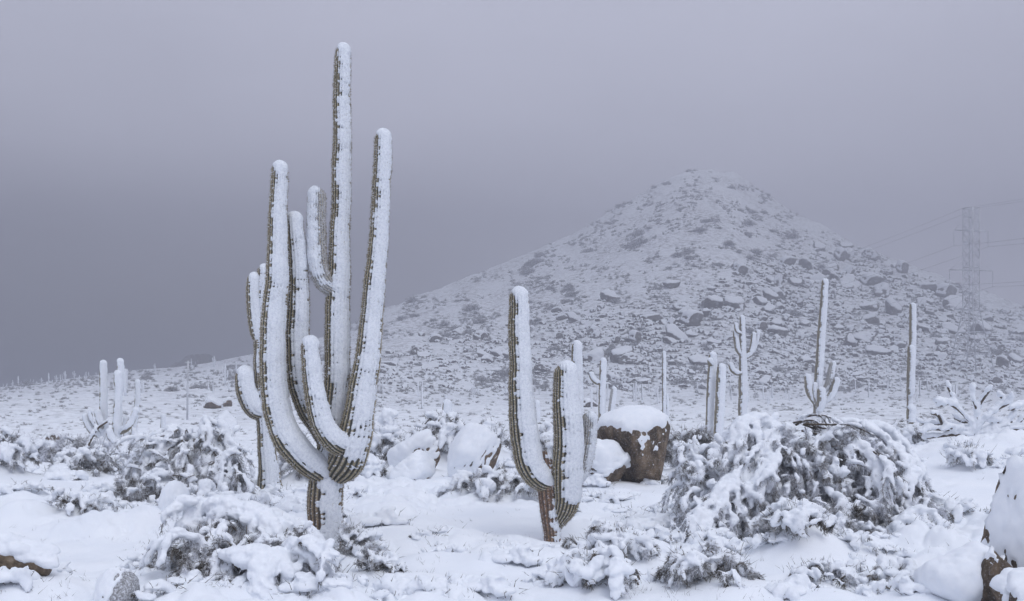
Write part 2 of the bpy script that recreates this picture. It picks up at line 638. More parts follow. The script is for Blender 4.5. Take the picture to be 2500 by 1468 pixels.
# low shrubs: label, centre px, distance, width px, height px, boughs, pad radius, frost, twigs, twig length, inner twigs
SMALL = [
    ("lumpy snow smothered bush behind the tall cactus, left of the hollowed boulder", 940, 23.0, 100, 110, 30, .085, .35, 40, .14, 500),
    ("arching snow draped bush directly behind the hollowed boulder", 1065, 25.0, 170, 100, 36, .085, .35, 45, .16, 700),
    ("small hunched snowy bush on the plain left of the stout saguaro", 1205, 30.0, 66, 62, 16, .09, .35, 40, .18, 250),
    ("snow clumped bush behind the stout saguaro's columns", 1340, 21.5, 130, 96, 24, .08, .5, 40, .13, 500),
    ("spreading low shrub in front of the slanted slab boulder", 1225, 16.6, 210, 58, 30, .062, .42, 60, .12, 700),
    ("knobbly low bush right of the stout saguaro's foot", 1500, 11.4, 180, 62, 26, .048, .45, 50, .075, 500),
    ("thick fingered snow clump at the bottom edge below the stout saguaro", 1460, 9.8, 210, 86, 22, .062, .40, 25, .08, 250),
    ("twiggy bush at the bottom edge with dark stems, right of centre", 1738, 10.0, 230, 78, 30, .044, .52, 60, .09, 600),
    ("snow mound shrub with dark hollows beneath, in front of the huge bush", 1945, 11.6, 180, 64, 22, .062, .35, 35, .08, 420),
    ("feathery frosted shrub at the foot of the huge bush", 2010, 12.8, 310, 78, 34, .026, .62, 110, .12, 1500),
    ("isolated snow pillow shrub on the smooth bank right of the huge bush", 2365, 18.2, 110, 50, 14, .085, .35, 20, .10, 200),
    ("small dark stemmed shrub on the left slope below the drooping bush", 320, 15.6, 76, 66, 16, .045, .40, 50, .12, 300),
    ("tumbled snowy brush heap at left below the saguaro cluster", 215, 20.5, 170, 58, 26, .060, .42, 40, .14, 420),
    ("low half buried shrub above the fallen log", 190, 14.6, 150, 34, 16, .055, .45, 25, .09, 180),
    ("snowy shrub cut by the left edge of the scene", 12, 19.5, 130, 84, 26, .080, .40, 40, .13, 420),
    ("fine frosted thicket on the left slope, nearer of two", 190, 25.0, 190, 46, 30, .028, .72, 90, .20, 900),
    ("fine frosted thicket on the left slope, farther of two", 60, 27.0, 170, 46, 30, .028, .72, 80, .20, 800),
    ("ragged twig shrub tucked against the right of the tallest cactus's foot", 865, 11.6, 130, 80, 22, .045, .42, 70, .10, 500),
    ("little snow crusted shrub right of the foreground bush", 925, 10.9, 110, 48, 14, .045, .42, 40, .07, 240),
    ("wispy bent shrub right of the big square boulder", 1690, 23.5, 130, 84, 20, .034, .36, 90, .24, 320),
    ("round snowy shrub at the base of the knobbed saguaro", 1760, 24.5, 130, 56, 18, .075, .38, 40, .14, 300),
    ("grey frosted shrub behind the flared foot of the half hidden saguaro", 730, 19.8, 100, 100, 22, .035, .60, 90, .16, 600),
    ("snow heaped shrub between the drooping bush and the foreground bush", 480, 15.2, 210, 54, 22, .075, .45, 35, .10, 320),
    ("snow heaped shrub left of the tallest cactus's trunk", 620, 13.8, 170, 60, 22, .075, .45, 35, .09, 320),
    ("low white shrub left of the hollowed boulder, nearest row", 905, 20.8, 90, 46, 18, .085, .35, 30, .10, 260),
    ("snow lump shrub on the right bank below the huge bush", 2240, 12.6, 150, 56, 18, .075, .40, 30, .09, 260),
    ("scattered twig clump near the bottom edge, right of the twiggy bush", 2010, 10.2, 220, 40, 20, .030, .55, 30, .06, 240),
    ("scattered twig clump in front of the sloping slab at lower right", 2185, 10.2, 200, 44, 20, .034, .50, 30, .06, 240),
    ("frosted brush knot below the chain fruit like cholla at right", 2215, 23.0, 110, 60, 18, .060, .40, 40, .16, 260),
    ("shaggy snow covered shrub on the plain behind the huge bush, left part", 1890, 30.0, 110, 60, 18, .075, .45, 40, .2, 240),
    ("shaggy snow covered shrub on the plain behind the huge bush, right part", 2110, 30.0, 120, 56, 18, .075, .45, 40, .2, 240),
]
for q_ in SMALL:
    hump(q_[1], 0, q_[2], q_[3] * .36, q_[3] * .30 / FPX * q_[2], q_[4] / FPX * q_[2] * .33)
for q_ in ((560, 10.9, 130, .55, .10), (1965, 14.6, 330, 1.3, .10), (462, 17.6, 170, .9, .16)):
    hump(q_[0], 0, q_[1], q_[2], q_[3], q_[4])


LEVEL = []
for px_, py_, Y_, r_ in ((788, 1348, 12.1, .75), (1360, 1322, 13.1, .8), (1552, 1182, 20.0, 1.3), (20, 1404, 9.7, .55), (100, 1404, 9.7, .4), (1160, 1160, 20.2, .8), (1024, 1140, 22.0, .9),
                         (655, 1205, 18.7, .7), (1475, 1172, 19.6, .7), (280, 1470, 9.3, .4), (1240, 1240, 15.2, 1.0), (950, 1290, 13.0, .8)):
    p_ = at(px_, py_, Y_)
    LEVEL.append((p_[0], Y_, p_[2], r_))


_g = np.random.default_rng(404)
for _ in range(150):
    _px, _py = _g.uniform(-60, 2560), _g.uniform(1110, 1465)
    _Y = EYE * FPX / (_py - PYH)
    _x = (_px - PX0) / FPX * _Y
    if any((_x - a) ** 2 + (_Y - c) ** 2 < (1.3 * r) ** 2 for a, c, h, r in LEVEL):
        continue
    _w = _g.uniform(.12, .34)
    HUMPS.append((_x, _Y, _w * _g.uniform(1, 1.6), _w, _w * _g.uniform(.22, .5)))


def t_base(X, Y):
    """broad landform"""
    X, Y = np.asarray(X, float), np.asarray(Y, float)
    Ys = np.maximum(Y, 1.0)
    px = PX0 + X / Ys * FPX
    px = np.where(Y < 1.0, np.where(X < 0, -900, 3300), np.clip(px, -900, 3300))
    yr = np.interp(px, YR[:, 0], YR[:, 1])
    y0 = np.interp(px, Y0[:, 0], Y0[:, 1])
    py = np.interp(px, SIL[:, 0], SIL[:, 1])
    zr = EYE + (PYH - py) / FPX * yr
    s = np.clip((Y - y0) / (yr - y0), 0, 1)
    z = zr * s ** 1.22
    back_ = np.clip(Y - yr, 0, None)
    z = z - np.where(back_ > 0, 0.42 * back_ * sstep(back_, 0, 30), 0)
    return np.maximum(z, -25.0)


def terrain(X, Y):
    X, Y = np.asarray(X, float), np.asarray(Y, float)
    shp = X.shape
    X, Y = X.ravel(), Y.ravel()
    z = t_base(X, Y)
    r = np.hypot(X, Y)
    far = sstep(r, 60, 200)
    P = np.stack([X, Y, np.zeros_like(X)], 1)
    # hillside: ledges and lumps
    hill = sstep(z, 3, 16) * sstep(Y, 100, 160)
    z = z + hill * (fbm(P, 48, 2, 10) * 2.6 + fbm(P, 20, 2, 11) * 1.5 + fbm(P, 7, 3, 12) * 1.0)
    plain = sstep(r, 26, 45)
    z = z + plain * (fbm(P, 9, 3, 13) * 0.22 + np.abs(fbm(P, 1.6, 2, 14)) * 0.26 * (1 - 0.3 * far))
    near = 1 - sstep(r, 30, 48)
    msk = sstep(fbm(P, 4.5, 2, 15), -0.18, 0.25)
    bil = np.abs(gnoise(P / 0.62, 16))
    bil2 = np.abs(gnoise(P / 0.24, 18))
    z = z + near * (fbm(P, 3.2, 2, 17) * 0.10 - 0.07 + msk * (np.sqrt(bil + 0.002) * 0.25 + np.sqrt(bil2 + .004) * 0.10) + fbm(P, 0.35, 2, 19) * 0.012)
    for (hx, hy, sx, sy, h) in HUMPS:
        d = ((X - hx) / sx) ** 2 + ((Y - hy) / sy) ** 2
        k = d < 9
        if k.any():
            z[k] += h * np.exp(-d[k])
    for (ax, ay, az, ar) in LEVEL:
        w = np.exp(-(((X - ax) ** 2 + (Y - ay) ** 2) / ar ** 2) ** 1.5)
        z = z + w * (az + (z - az) * .15 - z)
    return z.reshape(shp)


def tz(x, y):
    return float(terrain(np.array([x]), np.array([y]))[0])


_YS = np.concatenate([np.geomspace(7, 60, 220), np.geomspace(60.5, 480, 260)])


def ground_hits(px, py):
    """where sight lines meet the broad landform; nan when they miss"""
    px, py = np.asarray(px, float), np.asarray(py, float)
    X = (px[:, None] - PX0) / FPX * _YS
    Zr = EYE + (PYH - py)[:, None] / FPX * _YS
    Zt = t_base(X, np.broadcast_to(_YS, X.shape))
    below = Zt >= Zr
    k = below.argmax(1)
    ok = below.any(1)
    Y = np.where(ok, _YS[k], np.nan)
    return (px - PX0) / FPX * Y, Y


def build_ground():
    ang = np.concatenate([np.linspace(-180, -37, 46)[:-1], np.linspace(-37, 37, 860), np.linspace(37, 180, 46)[1:-1]])
    ang = np.radians(ang)
    rr = np.concatenate([np.geomspace(1.5, 7.5, 40)[:-1], np.geomspace(7.5, 60, 400)[:-1], np.geomspace(60, 420, 460)[:-1], np.geomspace(420, 520, 10)])
    Rg, Ag = np.meshgrid(rr, ang, indexing='ij')
    X, Y = Rg * np.sin(Ag), Rg * np.cos(Ag)
    Z = terrain(X, Y)
    na, nr = len(ang), len(rr)
    V = np.stack([X, Y, Z], -1).reshape(-1, 3)
    i = np.arange(nr - 1)[:, None] * na
    j = np.arange(na)[None]
    q = np.stack([i + j, i + na + j, i + na + (j + 1) % na, i + (j + 1) % na], -1).reshape(-1, 4)[:, ::-1]
    V = np.vstack([V, [[0, 0, float(Z[0].mean())]]])
    k = np.arange(na)
    t = np.stack([np.full(na, len(V) - 1), (k + 1) % na, k], 1)
    r = np.hypot(V[:, 0], V[:, 1])
    scrub = 0.06 * sstep(r, 18, 30) + 0.36 * sstep(r, 26, 60) + 0.58 * sstep(V[:, 2], 2.5, 9.0) * sstep(r, 90, 150)
    me = make_mesh("ground", V, [t, q], ['ground'], None, True, {"scrub": scrub})
    tag(link("ground", me), kind="structure")


build_ground()

# ------------------------------------------------------------------ saguaros
WIND = np.array([0.50, -0.78, 0.30])


def stem(name, ctrl, parent, origin, ribs=20, seg=7, ds=0.014, snow=0.014, c0=0.42, wind=WIND, dust=0.14, wood=None,
         spine=True, depth=0.17, cap=0.03, seed=0, lump=1.0, rounded=True, mat='skin', wood_amt=1.0, snow_from=None, under=0.55):
    """one ribbed column with spines; its blown snow is a child that rises out of the skin on the windward side.
    ctrl rows: x, y, z, radius (last row is the tip)"""
    ctrl = np.asarray(ctrl, float)
    L = np.linalg.norm(np.diff(ctrl[:, :3], axis=0), axis=1).sum()
    n = max(10, int(L / ds))
    C = catmull(ctrl, n)
    P, R = C[:, :3], np.maximum(C[:, 3], 0.004)
    s = np.concatenate([[0], np.cumsum(np.linalg.norm(np.diff(P, axis=0), axis=1))])
    R = R * (1 + 0.075 * fbm(np.stack([s, s * 0, s * 0], 1), 0.26, 3, seed + 5))
    wob = 0.16 * R * sstep(s, .1, .6)
    P = P + np.stack([wob * fbm(np.stack([s, s * 0 + 7, s * 0], 1), 0.55, 2, seed + 8), wob * fbm(np.stack([s, s * 0 + 3, s * 0], 1), 0.55, 2, seed + 9), 0 * s], 1)
    d = s[-1] - s
    rt = R[-1] if rounded else 0.0
    # denser rings in the rounded tip
    if rounded:
        rt = float(np.interp(s[-1] - 1.2 * R[-1], s, R))
        k = d > rt
        ang = np.linspace(0, np.pi / 2, 12)[1:]
        se = s[-1] - rt * (1 - np.sin(ang))
        Pn = np.stack([np.interp(se, s, P[:, c]) for c in range(3)], 1)
        Rn = rt * np.maximum(np.cos(ang), 0.02)
        P = np.vstack([P[k], Pn])
        R = np.concatenate([R[k], Rn])
        s = np.concatenate([s[k], se])
    tipf = np.clip(R / max(rt, 1e-6), 0, 1) if rounded else np.ones_like(R)
    T, U, B = frames(P)
    m = ribs * seg
    th = np.linspace(0, 2 * np.pi, m, endpoint=False)
    p = np.abs(np.cos(ribs * th / 2))
    prof = p ** 0.7
    dirs = np.cos(th)[None, :, None] * U[:, None] + np.sin(th)[None, :, None] * B[:, None]
    S_, TH = np.meshgrid(s, th, indexing='ij')
    rr = R[:, None] * (1 - depth * (1 - prof)[None])
    V = (P[:, None] + dirs * rr[..., None]).reshape(-1, 3)
    nn = len(P)
    i = np.arange(nn - 1)[:, None] * m
    j = np.arange(m)[None]
    q = np.stack([i + j, i + (j + 1) % m, i + m + (j + 1) % m, i + m + j], -1).reshape(-1, 4)
    V = np.vstack([V, P[-1:], P[:1]])
    k = np.arange(m)
    b0 = (nn - 1) * m
    tcap = np.vstack([np.stack([np.full(m, nn * m), b0 + k, b0 + (k + 1) % m], 1), np.stack([np.full(m, nn * m + 1), (k + 1) % m, k], 1)])
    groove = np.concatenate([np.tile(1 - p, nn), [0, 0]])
    wd = np.zeros(len(V))
    if wood is not None:
        zlo, zhi = wood
        wd = wood_amt * (1 - sstep(V[:, 2] + 0.06 * gnoise(V * 14, seed + 2), zlo, zhi))
    faces_mid = np.zeros(len(tcap) + len(q), int)
    VV, TT, QQ = [V], [tcap], q
    GG, WW, DD = [groove], [wd], [np.full(len(V), dust)]
    ntri_skin = len(tcap)
    if spine:
        # areoles down each crest carry a few short frosted spines
        step = max(1, int(round(0.024 / max(ds, 1e-4))))
        ii = np.arange(1, nn - 1, step)
        jj = np.arange(0, m, seg)
        I, J = np.meshgrid(ii, jj, indexing='ij')
        I, J = I.ravel(), J.ravel()
        I = np.clip(I + RNG.integers(-1, 2, len(I)), 0, nn - 1)
        base = P[I] + dirs[I, J] * (R[I] * 0.985)[:, None]
        A_, B_ = [], []
        for _ in range(4):
            dv = dirs[I, J] * RNG.uniform(0.5, 1.2, (len(I), 1)) + T[I] * RNG.normal(0, 0.5, (len(I), 1)) + np.cross(T[I], dirs[I, J]) * RNG.normal(0, 0.6, (len(I), 1))
            dv /= np.linalg.norm(dv, axis=1)[:, None]
            A_.append(base)
            B_.append(base + dv * RNG.uniform(0.012, 0.03, (len(I), 1)))
        sb = Buf()
        spikes(sb, np.vstack(A_), np.vstack(B_), 0.0036, 0.0)
        sv, sf, _ = sb.arrays()
        TT.append(sf[0] + len(V))
        VV.append(sv)
        z = np.zeros(len(sv))
        GG.append(z)
        WW.append(z)
        DD.append(z)
        faces_mid = np.concatenate([np.zeros(ntri_skin, int), np.ones(len(sf[0]), int), np.zeros(len(q), int)])
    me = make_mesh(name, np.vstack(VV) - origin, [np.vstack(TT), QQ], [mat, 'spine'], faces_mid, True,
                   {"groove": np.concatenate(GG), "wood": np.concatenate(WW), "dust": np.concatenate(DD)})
    o = link(name, me, parent)
    # ---- snow
    m2 = ribs * seg
    th2 = np.linspace(0, 2 * np.pi, m2, endpoint=False)
    d2 = np.cos(th2)[None, :, None] * U[:, None] + np.sin(th2)[None, :, None] * B[:, None]
    tipn = np.sqrt(np.clip(1 - tipf ** 2, 0, 1)) if rounded else np.zeros_like(tipf)
    nrm = d2 * np.sqrt(1 - tipn ** 2)[:, None, None] + T[:, None] * tipn[:, None, None]
    w = np.asarray(wind, float)
    w = w / np.linalg.norm(w)
    c = nrm @ w + under * np.minimum(nrm[..., 2], 0) + 0.55 * np.clip(nrm[..., 2] - 0.35, 0, 1)
    Pp = (P[:, None] + d2 * R[:, None, None]).reshape(-1, 3)
    Sx = np.repeat(s, m2)
    n_edge = fbm(np.stack([Pp[:, 0] * 0.35, Pp[:, 1] * 0.35, Pp[:, 2] * 1.0], 1), 0.085, 4, seed + 31)
    n_big = fbm(Pp, 0.35, 2, seed + 32)
    rib2 = np.tile(np.abs(np.cos(ribs * th2 / 2)), nn)
    n_fine = fbm(np.stack([Pp[:, 0] * 0.3, Pp[:, 1] * 0.3, Pp[:, 2] * 1.15], 1), 0.032, 2, seed + 36)
    cc = c.ravel() + 0.40 * lump * n_edge + 0.34 * lump * n_fine + 0.34 * n_big + 0.30 * (rib2 - 0.75)
    if snow_from is not None:
        cc = cc - 0.9 * (1 - sstep(Pp[:, 2] + 0.08 * n_big, snow_from[0], snow_from[1]))
    mk = sstep(cc, c0 - 0.16, c0 + 0.22)
    rflat = np.repeat(R, m2)
    tt = snow * (0.75 + 0.5 * fbm(Pp, 0.12, 2, seed + 33)) + 0.006 * lump * fbm(np.stack([Pp[:, 0] * .6, Pp[:, 1] * .6, Pp[:, 2]], 1), 0.035, 3, seed + 34)
    tt = tt * (0.35 + 0.65 * sstep(c.ravel(), c0, c0 + 0.5)) - 0.30 * depth * rflat * (1 - rib2 ** 0.7) * (1 - 0.6 * sstep(c.ravel(), c0 + .2, 1.0))
    up = np.clip(nrm[..., 2], 0, 1).ravel()
    h = -0.20 * rflat * (1 - mk) + mk * (tt + cap * up ** 1.3)
    h = h - 0.012 * (1 - mk)
    Vs = (Pp.reshape(nn, m2, 3) + nrm * h.reshape(nn, m2)[..., None]).reshape(-1, 3)
    i = np.arange(nn - 1)[:, None] * m2
    j = np.arange(m2)[None]
    q2 = np.stack([i + j, i + (j + 1) % m2, i + m2 + (j + 1) % m2, i + m2 + j], -1).reshape(-1, 4)
    keep = (mk[q2] > 0.02).any(1)
    q2 = q2[keep]
    kk = np.arange(m2)
    b0 = (nn - 1) * m2
    Vs = np.vstack([Vs, P[-1:] + T[-1:] * (snow + cap * max(T[-1, 2], 0))])
    t2 = np.stack([np.full(m2, nn * m2), b0 + kk, b0 + (kk + 1) % m2], 1) if rounded else np.zeros((0, 3), int)
    used = np.unique(np.concatenate([q2.ravel(), t2.ravel()]))
    if len(used):
        rm = np.full(len(Vs), -1)
        rm[used] = np.arange(len(used))
        ms = make_mesh("snow", Vs[used] - origin, [rm[t2], rm[q2]], ['blown_snow'])
        link("snow", ms, o)
    return o


def px_ctrl(rows, Y):
    """photo rows (px, py, width, extra depth) at distance Y -> x y z radius"""
    res = []
    for r in rows:
        dy = r[3] if len(r) > 3 else 0.0
        p = at(r[0], r[1], Y + dy)
        res.append((*p, r[2] / 2 / FPX * (Y + dy)))
    return res


def saguaro(name_label, Y, stems, cat="saguaro", group=None, base=None, **kw):
    b = stems[0][1][0]
    loc = at(b[0], b[1], Y) if base is None else np.asarray(base)
    e = empty("saguaro", loc, name_label, cat, group)
    for k, st in enumerate(stems):
        nm, rows = st[0], st[1]
        kk = dict(kw)
        if len(st) > 2:
            kk.update(st[2])
        stem(nm, px_ctrl(rows, Y), e, loc, seed=k * 41 + int(abs(b[0])), **kk)
    return e


MAIN = [
    ("trunk", [(788, 1375, 84), (792, 1280, 84), (795, 1200, 86), (802, 1140, 78, .03), (814, 1050, 64, .08), (823, 900, 62, .08), (826, 700, 58, .08),
               (828, 600, 49, .08), (832, 500, 47, .08), (834, 350, 45, .08), (834, 250, 42, .08), (836, 170, 40, .08), (838, 113, 36, .08)],
     dict(wood=(0.30, 1.0), wood_amt=0.55, c0=0.46)),
    ("arm", [(800, 1165, 50, -.02), (775, 1146, 62, -.12), (735, 1115, 68, -.22), (700, 1068, 70, -.26), (677, 1010, 68, -.26), (667, 920, 65, -.25), (668, 800, 62, -.25),
             (675, 700, 57, -.25), (677, 600, 50, -.25), (679, 530, 45, -.25), (681, 460, 42, -.25), (682, 399, 38, -.25)], {}),
    ("arm", [(806, 1090, 50, .05), (782, 1040, 58, .06), (752, 990, 62, .06), (733, 930, 62, .06), (726, 850, 60, .04), (726, 770, 57, .02), (728, 690, 50, 0),
             (724, 610, 47, -.03), (720, 565, 44, -.05), (718, 523, 40, -.05)], {}),
    ("arm", [(846, 1092, 50, -.18), (815, 1078, 54, -.34), (788, 1040, 55, -.40), (772, 985, 52, -.42), (763, 925, 48, -.42), (758, 875, 44, -.42), (755, 827, 42, -.42)], dict(snow=0.024)),
    ("arm", [(818, 706, 40, .06), (795, 692, 46, .02), (778, 655, 47, .0), (773, 600, 47, 0), (772, 545, 46, 0), (774, 495, 44, 0), (775, 461, 42, 0)],
     dict(wind=np.array([-0.42, -0.85, 0.3]), c0=0.50, dust=0.9)),
    ("arm", [(815, 1170, 40, .0), (828, 1150, 74, -.06), (850, 1118, 92, -.12), (868, 1060, 84, -.14), (880, 990, 73, -.13), (893, 900, 65, -.12), (905, 800, 57, -.1), (914, 700, 53, -.1), (922, 600, 47, -.1),
             (928, 520, 45, -.1), (933, 420, 44, -.1), (936, 321, 40, -.1)], dict(snow_from=(0.62, 1.0))),
]
saguaro("towering many armed saguaro plastered with snow, tallest cactus in the scene", 12.1, MAIN)

SECOND = [
    ("trunk", [(1350, 1350, 46), (1348, 1310, 40), (1344, 1260, 50), (1340, 1190, 54), (1336, 1140, 48), (1332, 1100, 40)], dict(wood=(1.4, 2.2), c0=0.86, dust=0.15, snow=0.012, ribs=15)),
    ("arm", [(1350, 1185, 34, -.02), (1322, 1172, 58, -.05), (1296, 1140, 66, -.08), (1281, 1080, 70, -.08), (1273, 1000, 64, -.08), (1270, 900, 54, -.08), (1267, 800, 50, -.08), (1266, 707, 46, -.08)], dict(snow=0.026)),
    ("arm", [(1350, 1292, 24, .03), (1368, 1262, 46, .0), (1381, 1226, 66, -.03), (1386, 1150, 76, -.05), (1386, 1040, 70, -.06), (1381, 960, 62, -.06), (1377, 888, 54, -.06)],
     dict(snow=0.026, snow_from=(0.34, 0.62), ribs=22)),
    ("arm", [(1392, 1190, 20, .1), (1412, 1165, 34, .12), (1427, 1120, 42, .14), (1437, 1060, 40, .14), (1437, 1009, 36, .14)], dict(wind=np.array([0.75, -0.6, 0.3]), c0=0.5, dust=0.95)),
]
saguaro("stout saguaro with brown corky trunk and three thick snowy columns", 13.1, SECOND)

THIRD = [
    ("trunk", [(660, 1215, 72), (658, 1180, 58), (653, 1110, 44), (645, 1000, 40), (641, 900, 40), (642, 800, 42), (645, 710, 41), (646, 648, 38)], {}),
    ("arm", [(640, 1012, 30, -.05), (620, 1000, 44, -.1), (603, 965, 50, -.1), (597, 930, 46, -.1), (598, 899, 40, -.1)], dict(snow=0.04)),
    ("arm", [(642, 835, 24, .0), (630, 815, 36, -.05), (622, 760, 38, -.05), (620, 710, 36, -.05), (620, 669, 34, -.05)], {}),
]
saguaro("two armed saguaro half hidden behind the tallest cactus", 18.7, THIRD, ds=0.02, ribs=16, seg=6)

lowk = dict(ds=0.035, ribs=14, seg=5, spine=False, snow=0.03, lump=1.1, c0=0.22)
saguaro("smooth single column saguaro rising right behind the stout one", 24.0, [("trunk", [(1412, 1150, 27), (1410, 1000, 27), (1408, 900, 26), (1408, 836, 24)])], **lowk)
saguaro("distant saguaro with one short upturned left arm, above the dark boulder", 44.0,
        [("trunk", [(1469, 1030, 17), (1470, 960, 17), (1471, 920, 16), (1473, 876, 15)]),
         ("arm", [(1468, 936, 10), (1455, 932, 13), (1445, 920, 13), (1443, 910, 12)])], **lowk)
saguaro("short leaning saguaro stub beside the one armed saguaro", 44.0, [("trunk", [(1489, 1030, 15), (1494, 985, 15), (1499, 946, 14)], dict(wind=np.array([.8, -.5, .3]), dust=.9))], **lowk)
saguaro("thin pole like saguaro with a shorter twin against its right side", 47.0,
        [("trunk", [(1622, 1060, 9), (1621, 960, 9), (1621, 859, 8)]), ("arm", [(1627, 1050, 5), (1629, 1010, 7), (1628, 962, 7)])], **lowk)
saguaro("saguaro column with a round snow knob near its top", 40.0,
        [("trunk", [(1731, 1070, 18), (1733, 980, 19), (1738, 900, 20), (1740, 861, 19)]), ("arm", [(1740, 890, 10, -.1), (1734, 886, 13, -.2), (1733, 876, 12, -.25)])], **lowk)
saguaro("plain thick saguaro column leaning on the knobbed one", 39.5, [("trunk", [(1753, 1070, 23), (1757, 980, 23), (1760, 930, 23), (1761, 890, 21)])], **lowk)
saguaro("candelabra saguaro with five raised arms in the middle distance", 62.0,
        [("trunk", [(1813, 1025, 22), (1814, 940, 22), (1813, 870, 18), (1812, 800, 14), (1812, 771, 12)]),
         ("arm", [(1812, 868, 9), (1803, 856, 14), (1797, 830, 13), (1795, 806, 12)]),
         ("arm", [(1815, 874, 10), (1828, 866, 14), (1837, 845, 13), (1841, 812, 11)]),
         ("arm", [(1818, 870, 9, .3), (1836, 858, 12, .3), (1847, 830, 11, .3), (1850, 806, 10, .3)]),
         ("arm", [(1810, 815, 6, -.2), (1799, 808, 9, -.2), (1797, 796, 9, -.2), (1797, 789, 8, -.2)]),
         ("arm", [(1811, 912, 9, -.2), (1797, 910, 13, -.2), (1787, 900, 13, -.2), (1783, 887, 11, -.2)])], **lowk)
saguaro("tall straight saguaro ringed by stubby arms above the collapsed bush", 60.0,
        [("trunk", [(1995, 1010, 19), (1998, 930, 20), (2005, 820, 19), (2012, 720, 17), (2014, 682, 15)]),
         ("arm", [(1990, 985, 12, -.2), (1978, 960, 19, -.2), (1973, 935, 19, -.2), (1973, 914, 17, -.2)]),
         ("arm", [(1996, 990, 12, -.3), (1990, 965, 15, -.35), (1989, 935, 13, -.35)], dict(dust=.4)),
         ("arm", [(2000, 1005, 16, -.5), (2005, 980, 22, -.6), (2005, 946, 20, -.6)]),
         ("arm", [(2008, 960, 12, .2), (2022, 940, 18, .2), (2030, 905, 18, .2), (2034, 883, 16, .2)], dict(dust=.8, c0=.6)),
         ("arm", [(2008, 985, 12, -.2), (2026, 970, 18, -.2), (2038, 945, 17, -.2), (2044, 923, 15, -.2)])], **lowk)
saguaro("narrow saguaro with a brown pinched foot and a long arm hugging its side", 62.0,
        [("trunk", [(2221, 1020, 14), (2221, 968, 13), (2226, 900, 15), (2228, 800, 16), (2228, 741, 15)], dict(wood=(1.0, 2.0), wood_amt=.5)),
         ("arm", [(2221, 968, 12, -.2), (2223, 950, 19, -.3), (2224, 890, 18, -.3), (2224, 844, 16, -.3)])], **lowk)

YG = 32.0
saguaro("tall plain saguaro column at the left of the left hand cluster", YG + 0.6, [("trunk", [(255, 1085, 20), (253, 1000, 19), (252, 930, 18), (252, 883, 17)]),
        ("arm", [(250, 1068, 10), (228, 1055, 18, -.2), (214, 1035, 17, -.2), (206, 1013, 14, -.2)], dict(dust=.6)),
        ("arm", [(252, 1055, 10), (238, 1040, 18, -.3), (226, 1020, 18, -.3), (222, 1004, 16, -.3)], dict(dust=.6)),
        ("arm", [(252, 1050, 10), (246, 1035, 16, -.4), (240, 1018, 16, -.4), (238, 1003, 14, -.4)], dict(dust=.6))], **lowk)
saguaro("saguaro with a bulbous pinched top and one curved right arm", YG, [
    ("trunk", [(285, 1105, 26), (286, 1050, 22), (287, 1000, 20), (289, 958, 14), (288, 935, 19), (287, 907, 17)]),
    ("arm", [(290, 1058, 12), (310, 1045, 17, -.2), (324, 1022, 16, -.2), (334, 997, 15, -.2)]),
    ("arm", [(292, 965, 9, .3), (295, 940, 14, .3), (294, 900, 16, .3), (293, 878, 15, .3)]),
    ("arm", [(282, 1080, 14, -.3), (272, 1070, 18, -.35), (264, 1050, 15, -.35)], dict(dust=.7))], **lowk)
saguaro("slim saguaro with a hooked left arm, right end of the left hand cluster", YG + 1.2, [
    ("trunk", [(323, 1105, 14), (328, 1040, 14), (334, 990, 13), (336, 930, 12)]),
    ("arm", [(322, 1095, 9), (312, 1080, 14), (307, 1050, 14), (306, 1018, 12)], dict(dust=.8)),
    ("arm", [(326, 1090, 8), (337, 1084, 12), (338, 1066, 11)], dict(dust=.6))], **lowk)
saguaro("lone short saguaro post between the left cluster and the drooping bush", 34.0, [("trunk", [(398, 1090, 13), (398, 1050, 13), (398, 1014, 11)])], **lowk)
saguaro("snow capped saguaro tip poking above the shrubs, right of the tall cactus", 30.0, [("trunk", [(1091, 1035, 22), (1091, 1000, 22), (1091, 979, 20)], dict(c0=0.1))], **lowk)
saguaro("small mushroom shaped cactus stub with thick snow hat behind the bush", 36.0, [("trunk", [(2222, 1035, 15), (2223, 1010, 20), (2224, 994, 18)], dict(cap=.09, snow=.05, c0=.35))], **lowk)
saguaro("short white saguaro stub just right of the tall thick left column", 40.0, [("trunk", [(1311, 1030, 14), (1311, 1000, 14), (1310, 979, 12)], dict(c0=0.2))], **lowk)

# ------------------------------------------------------------------ boulders


def rock_shape(seed, dims, planes=14, rough=0.07, tmpl=ICO5, soft=14.0, taper=0.0, sharp=1.0):
    """a weathered block: a sphere cut by planes with rounded edges"""
    rg = np.random.default_rng(seed)
    D, T = tmpl
    n = rg.normal(size=(planes, 3))
    n /= np.linalg.norm(n, axis=1)[:, None]
    dd = rg.uniform(0.66, 1.0, planes)
    q = np.maximum(D @ n.T, 1e-3) / dd[None]
    r = 1.0 / ((q ** soft).sum(1) + 0.75 ** soft) ** (1 / soft)
    V = D * r[:, None]
    V = V * (1 + rough * fbm(V * 1.0, 0.45, 4, seed + 3)[:, None] * sharp)
    if taper:
        V[:, :2] *= (1 + taper * V[:, 2:3])
    return V * np.asarray(dims), T


def vnormals(V, T):
    fn = np.cross(V[T[:, 1]] - V[T[:, 0]], V[T[:, 2]] - V[T[:, 0]])
    n = np.zeros_like(V)
    for k in range(3):
        np.add.at(n, T[:, k], fn)
    return n / (np.linalg.norm(n, axis=1)[:, None] + 1e-12)


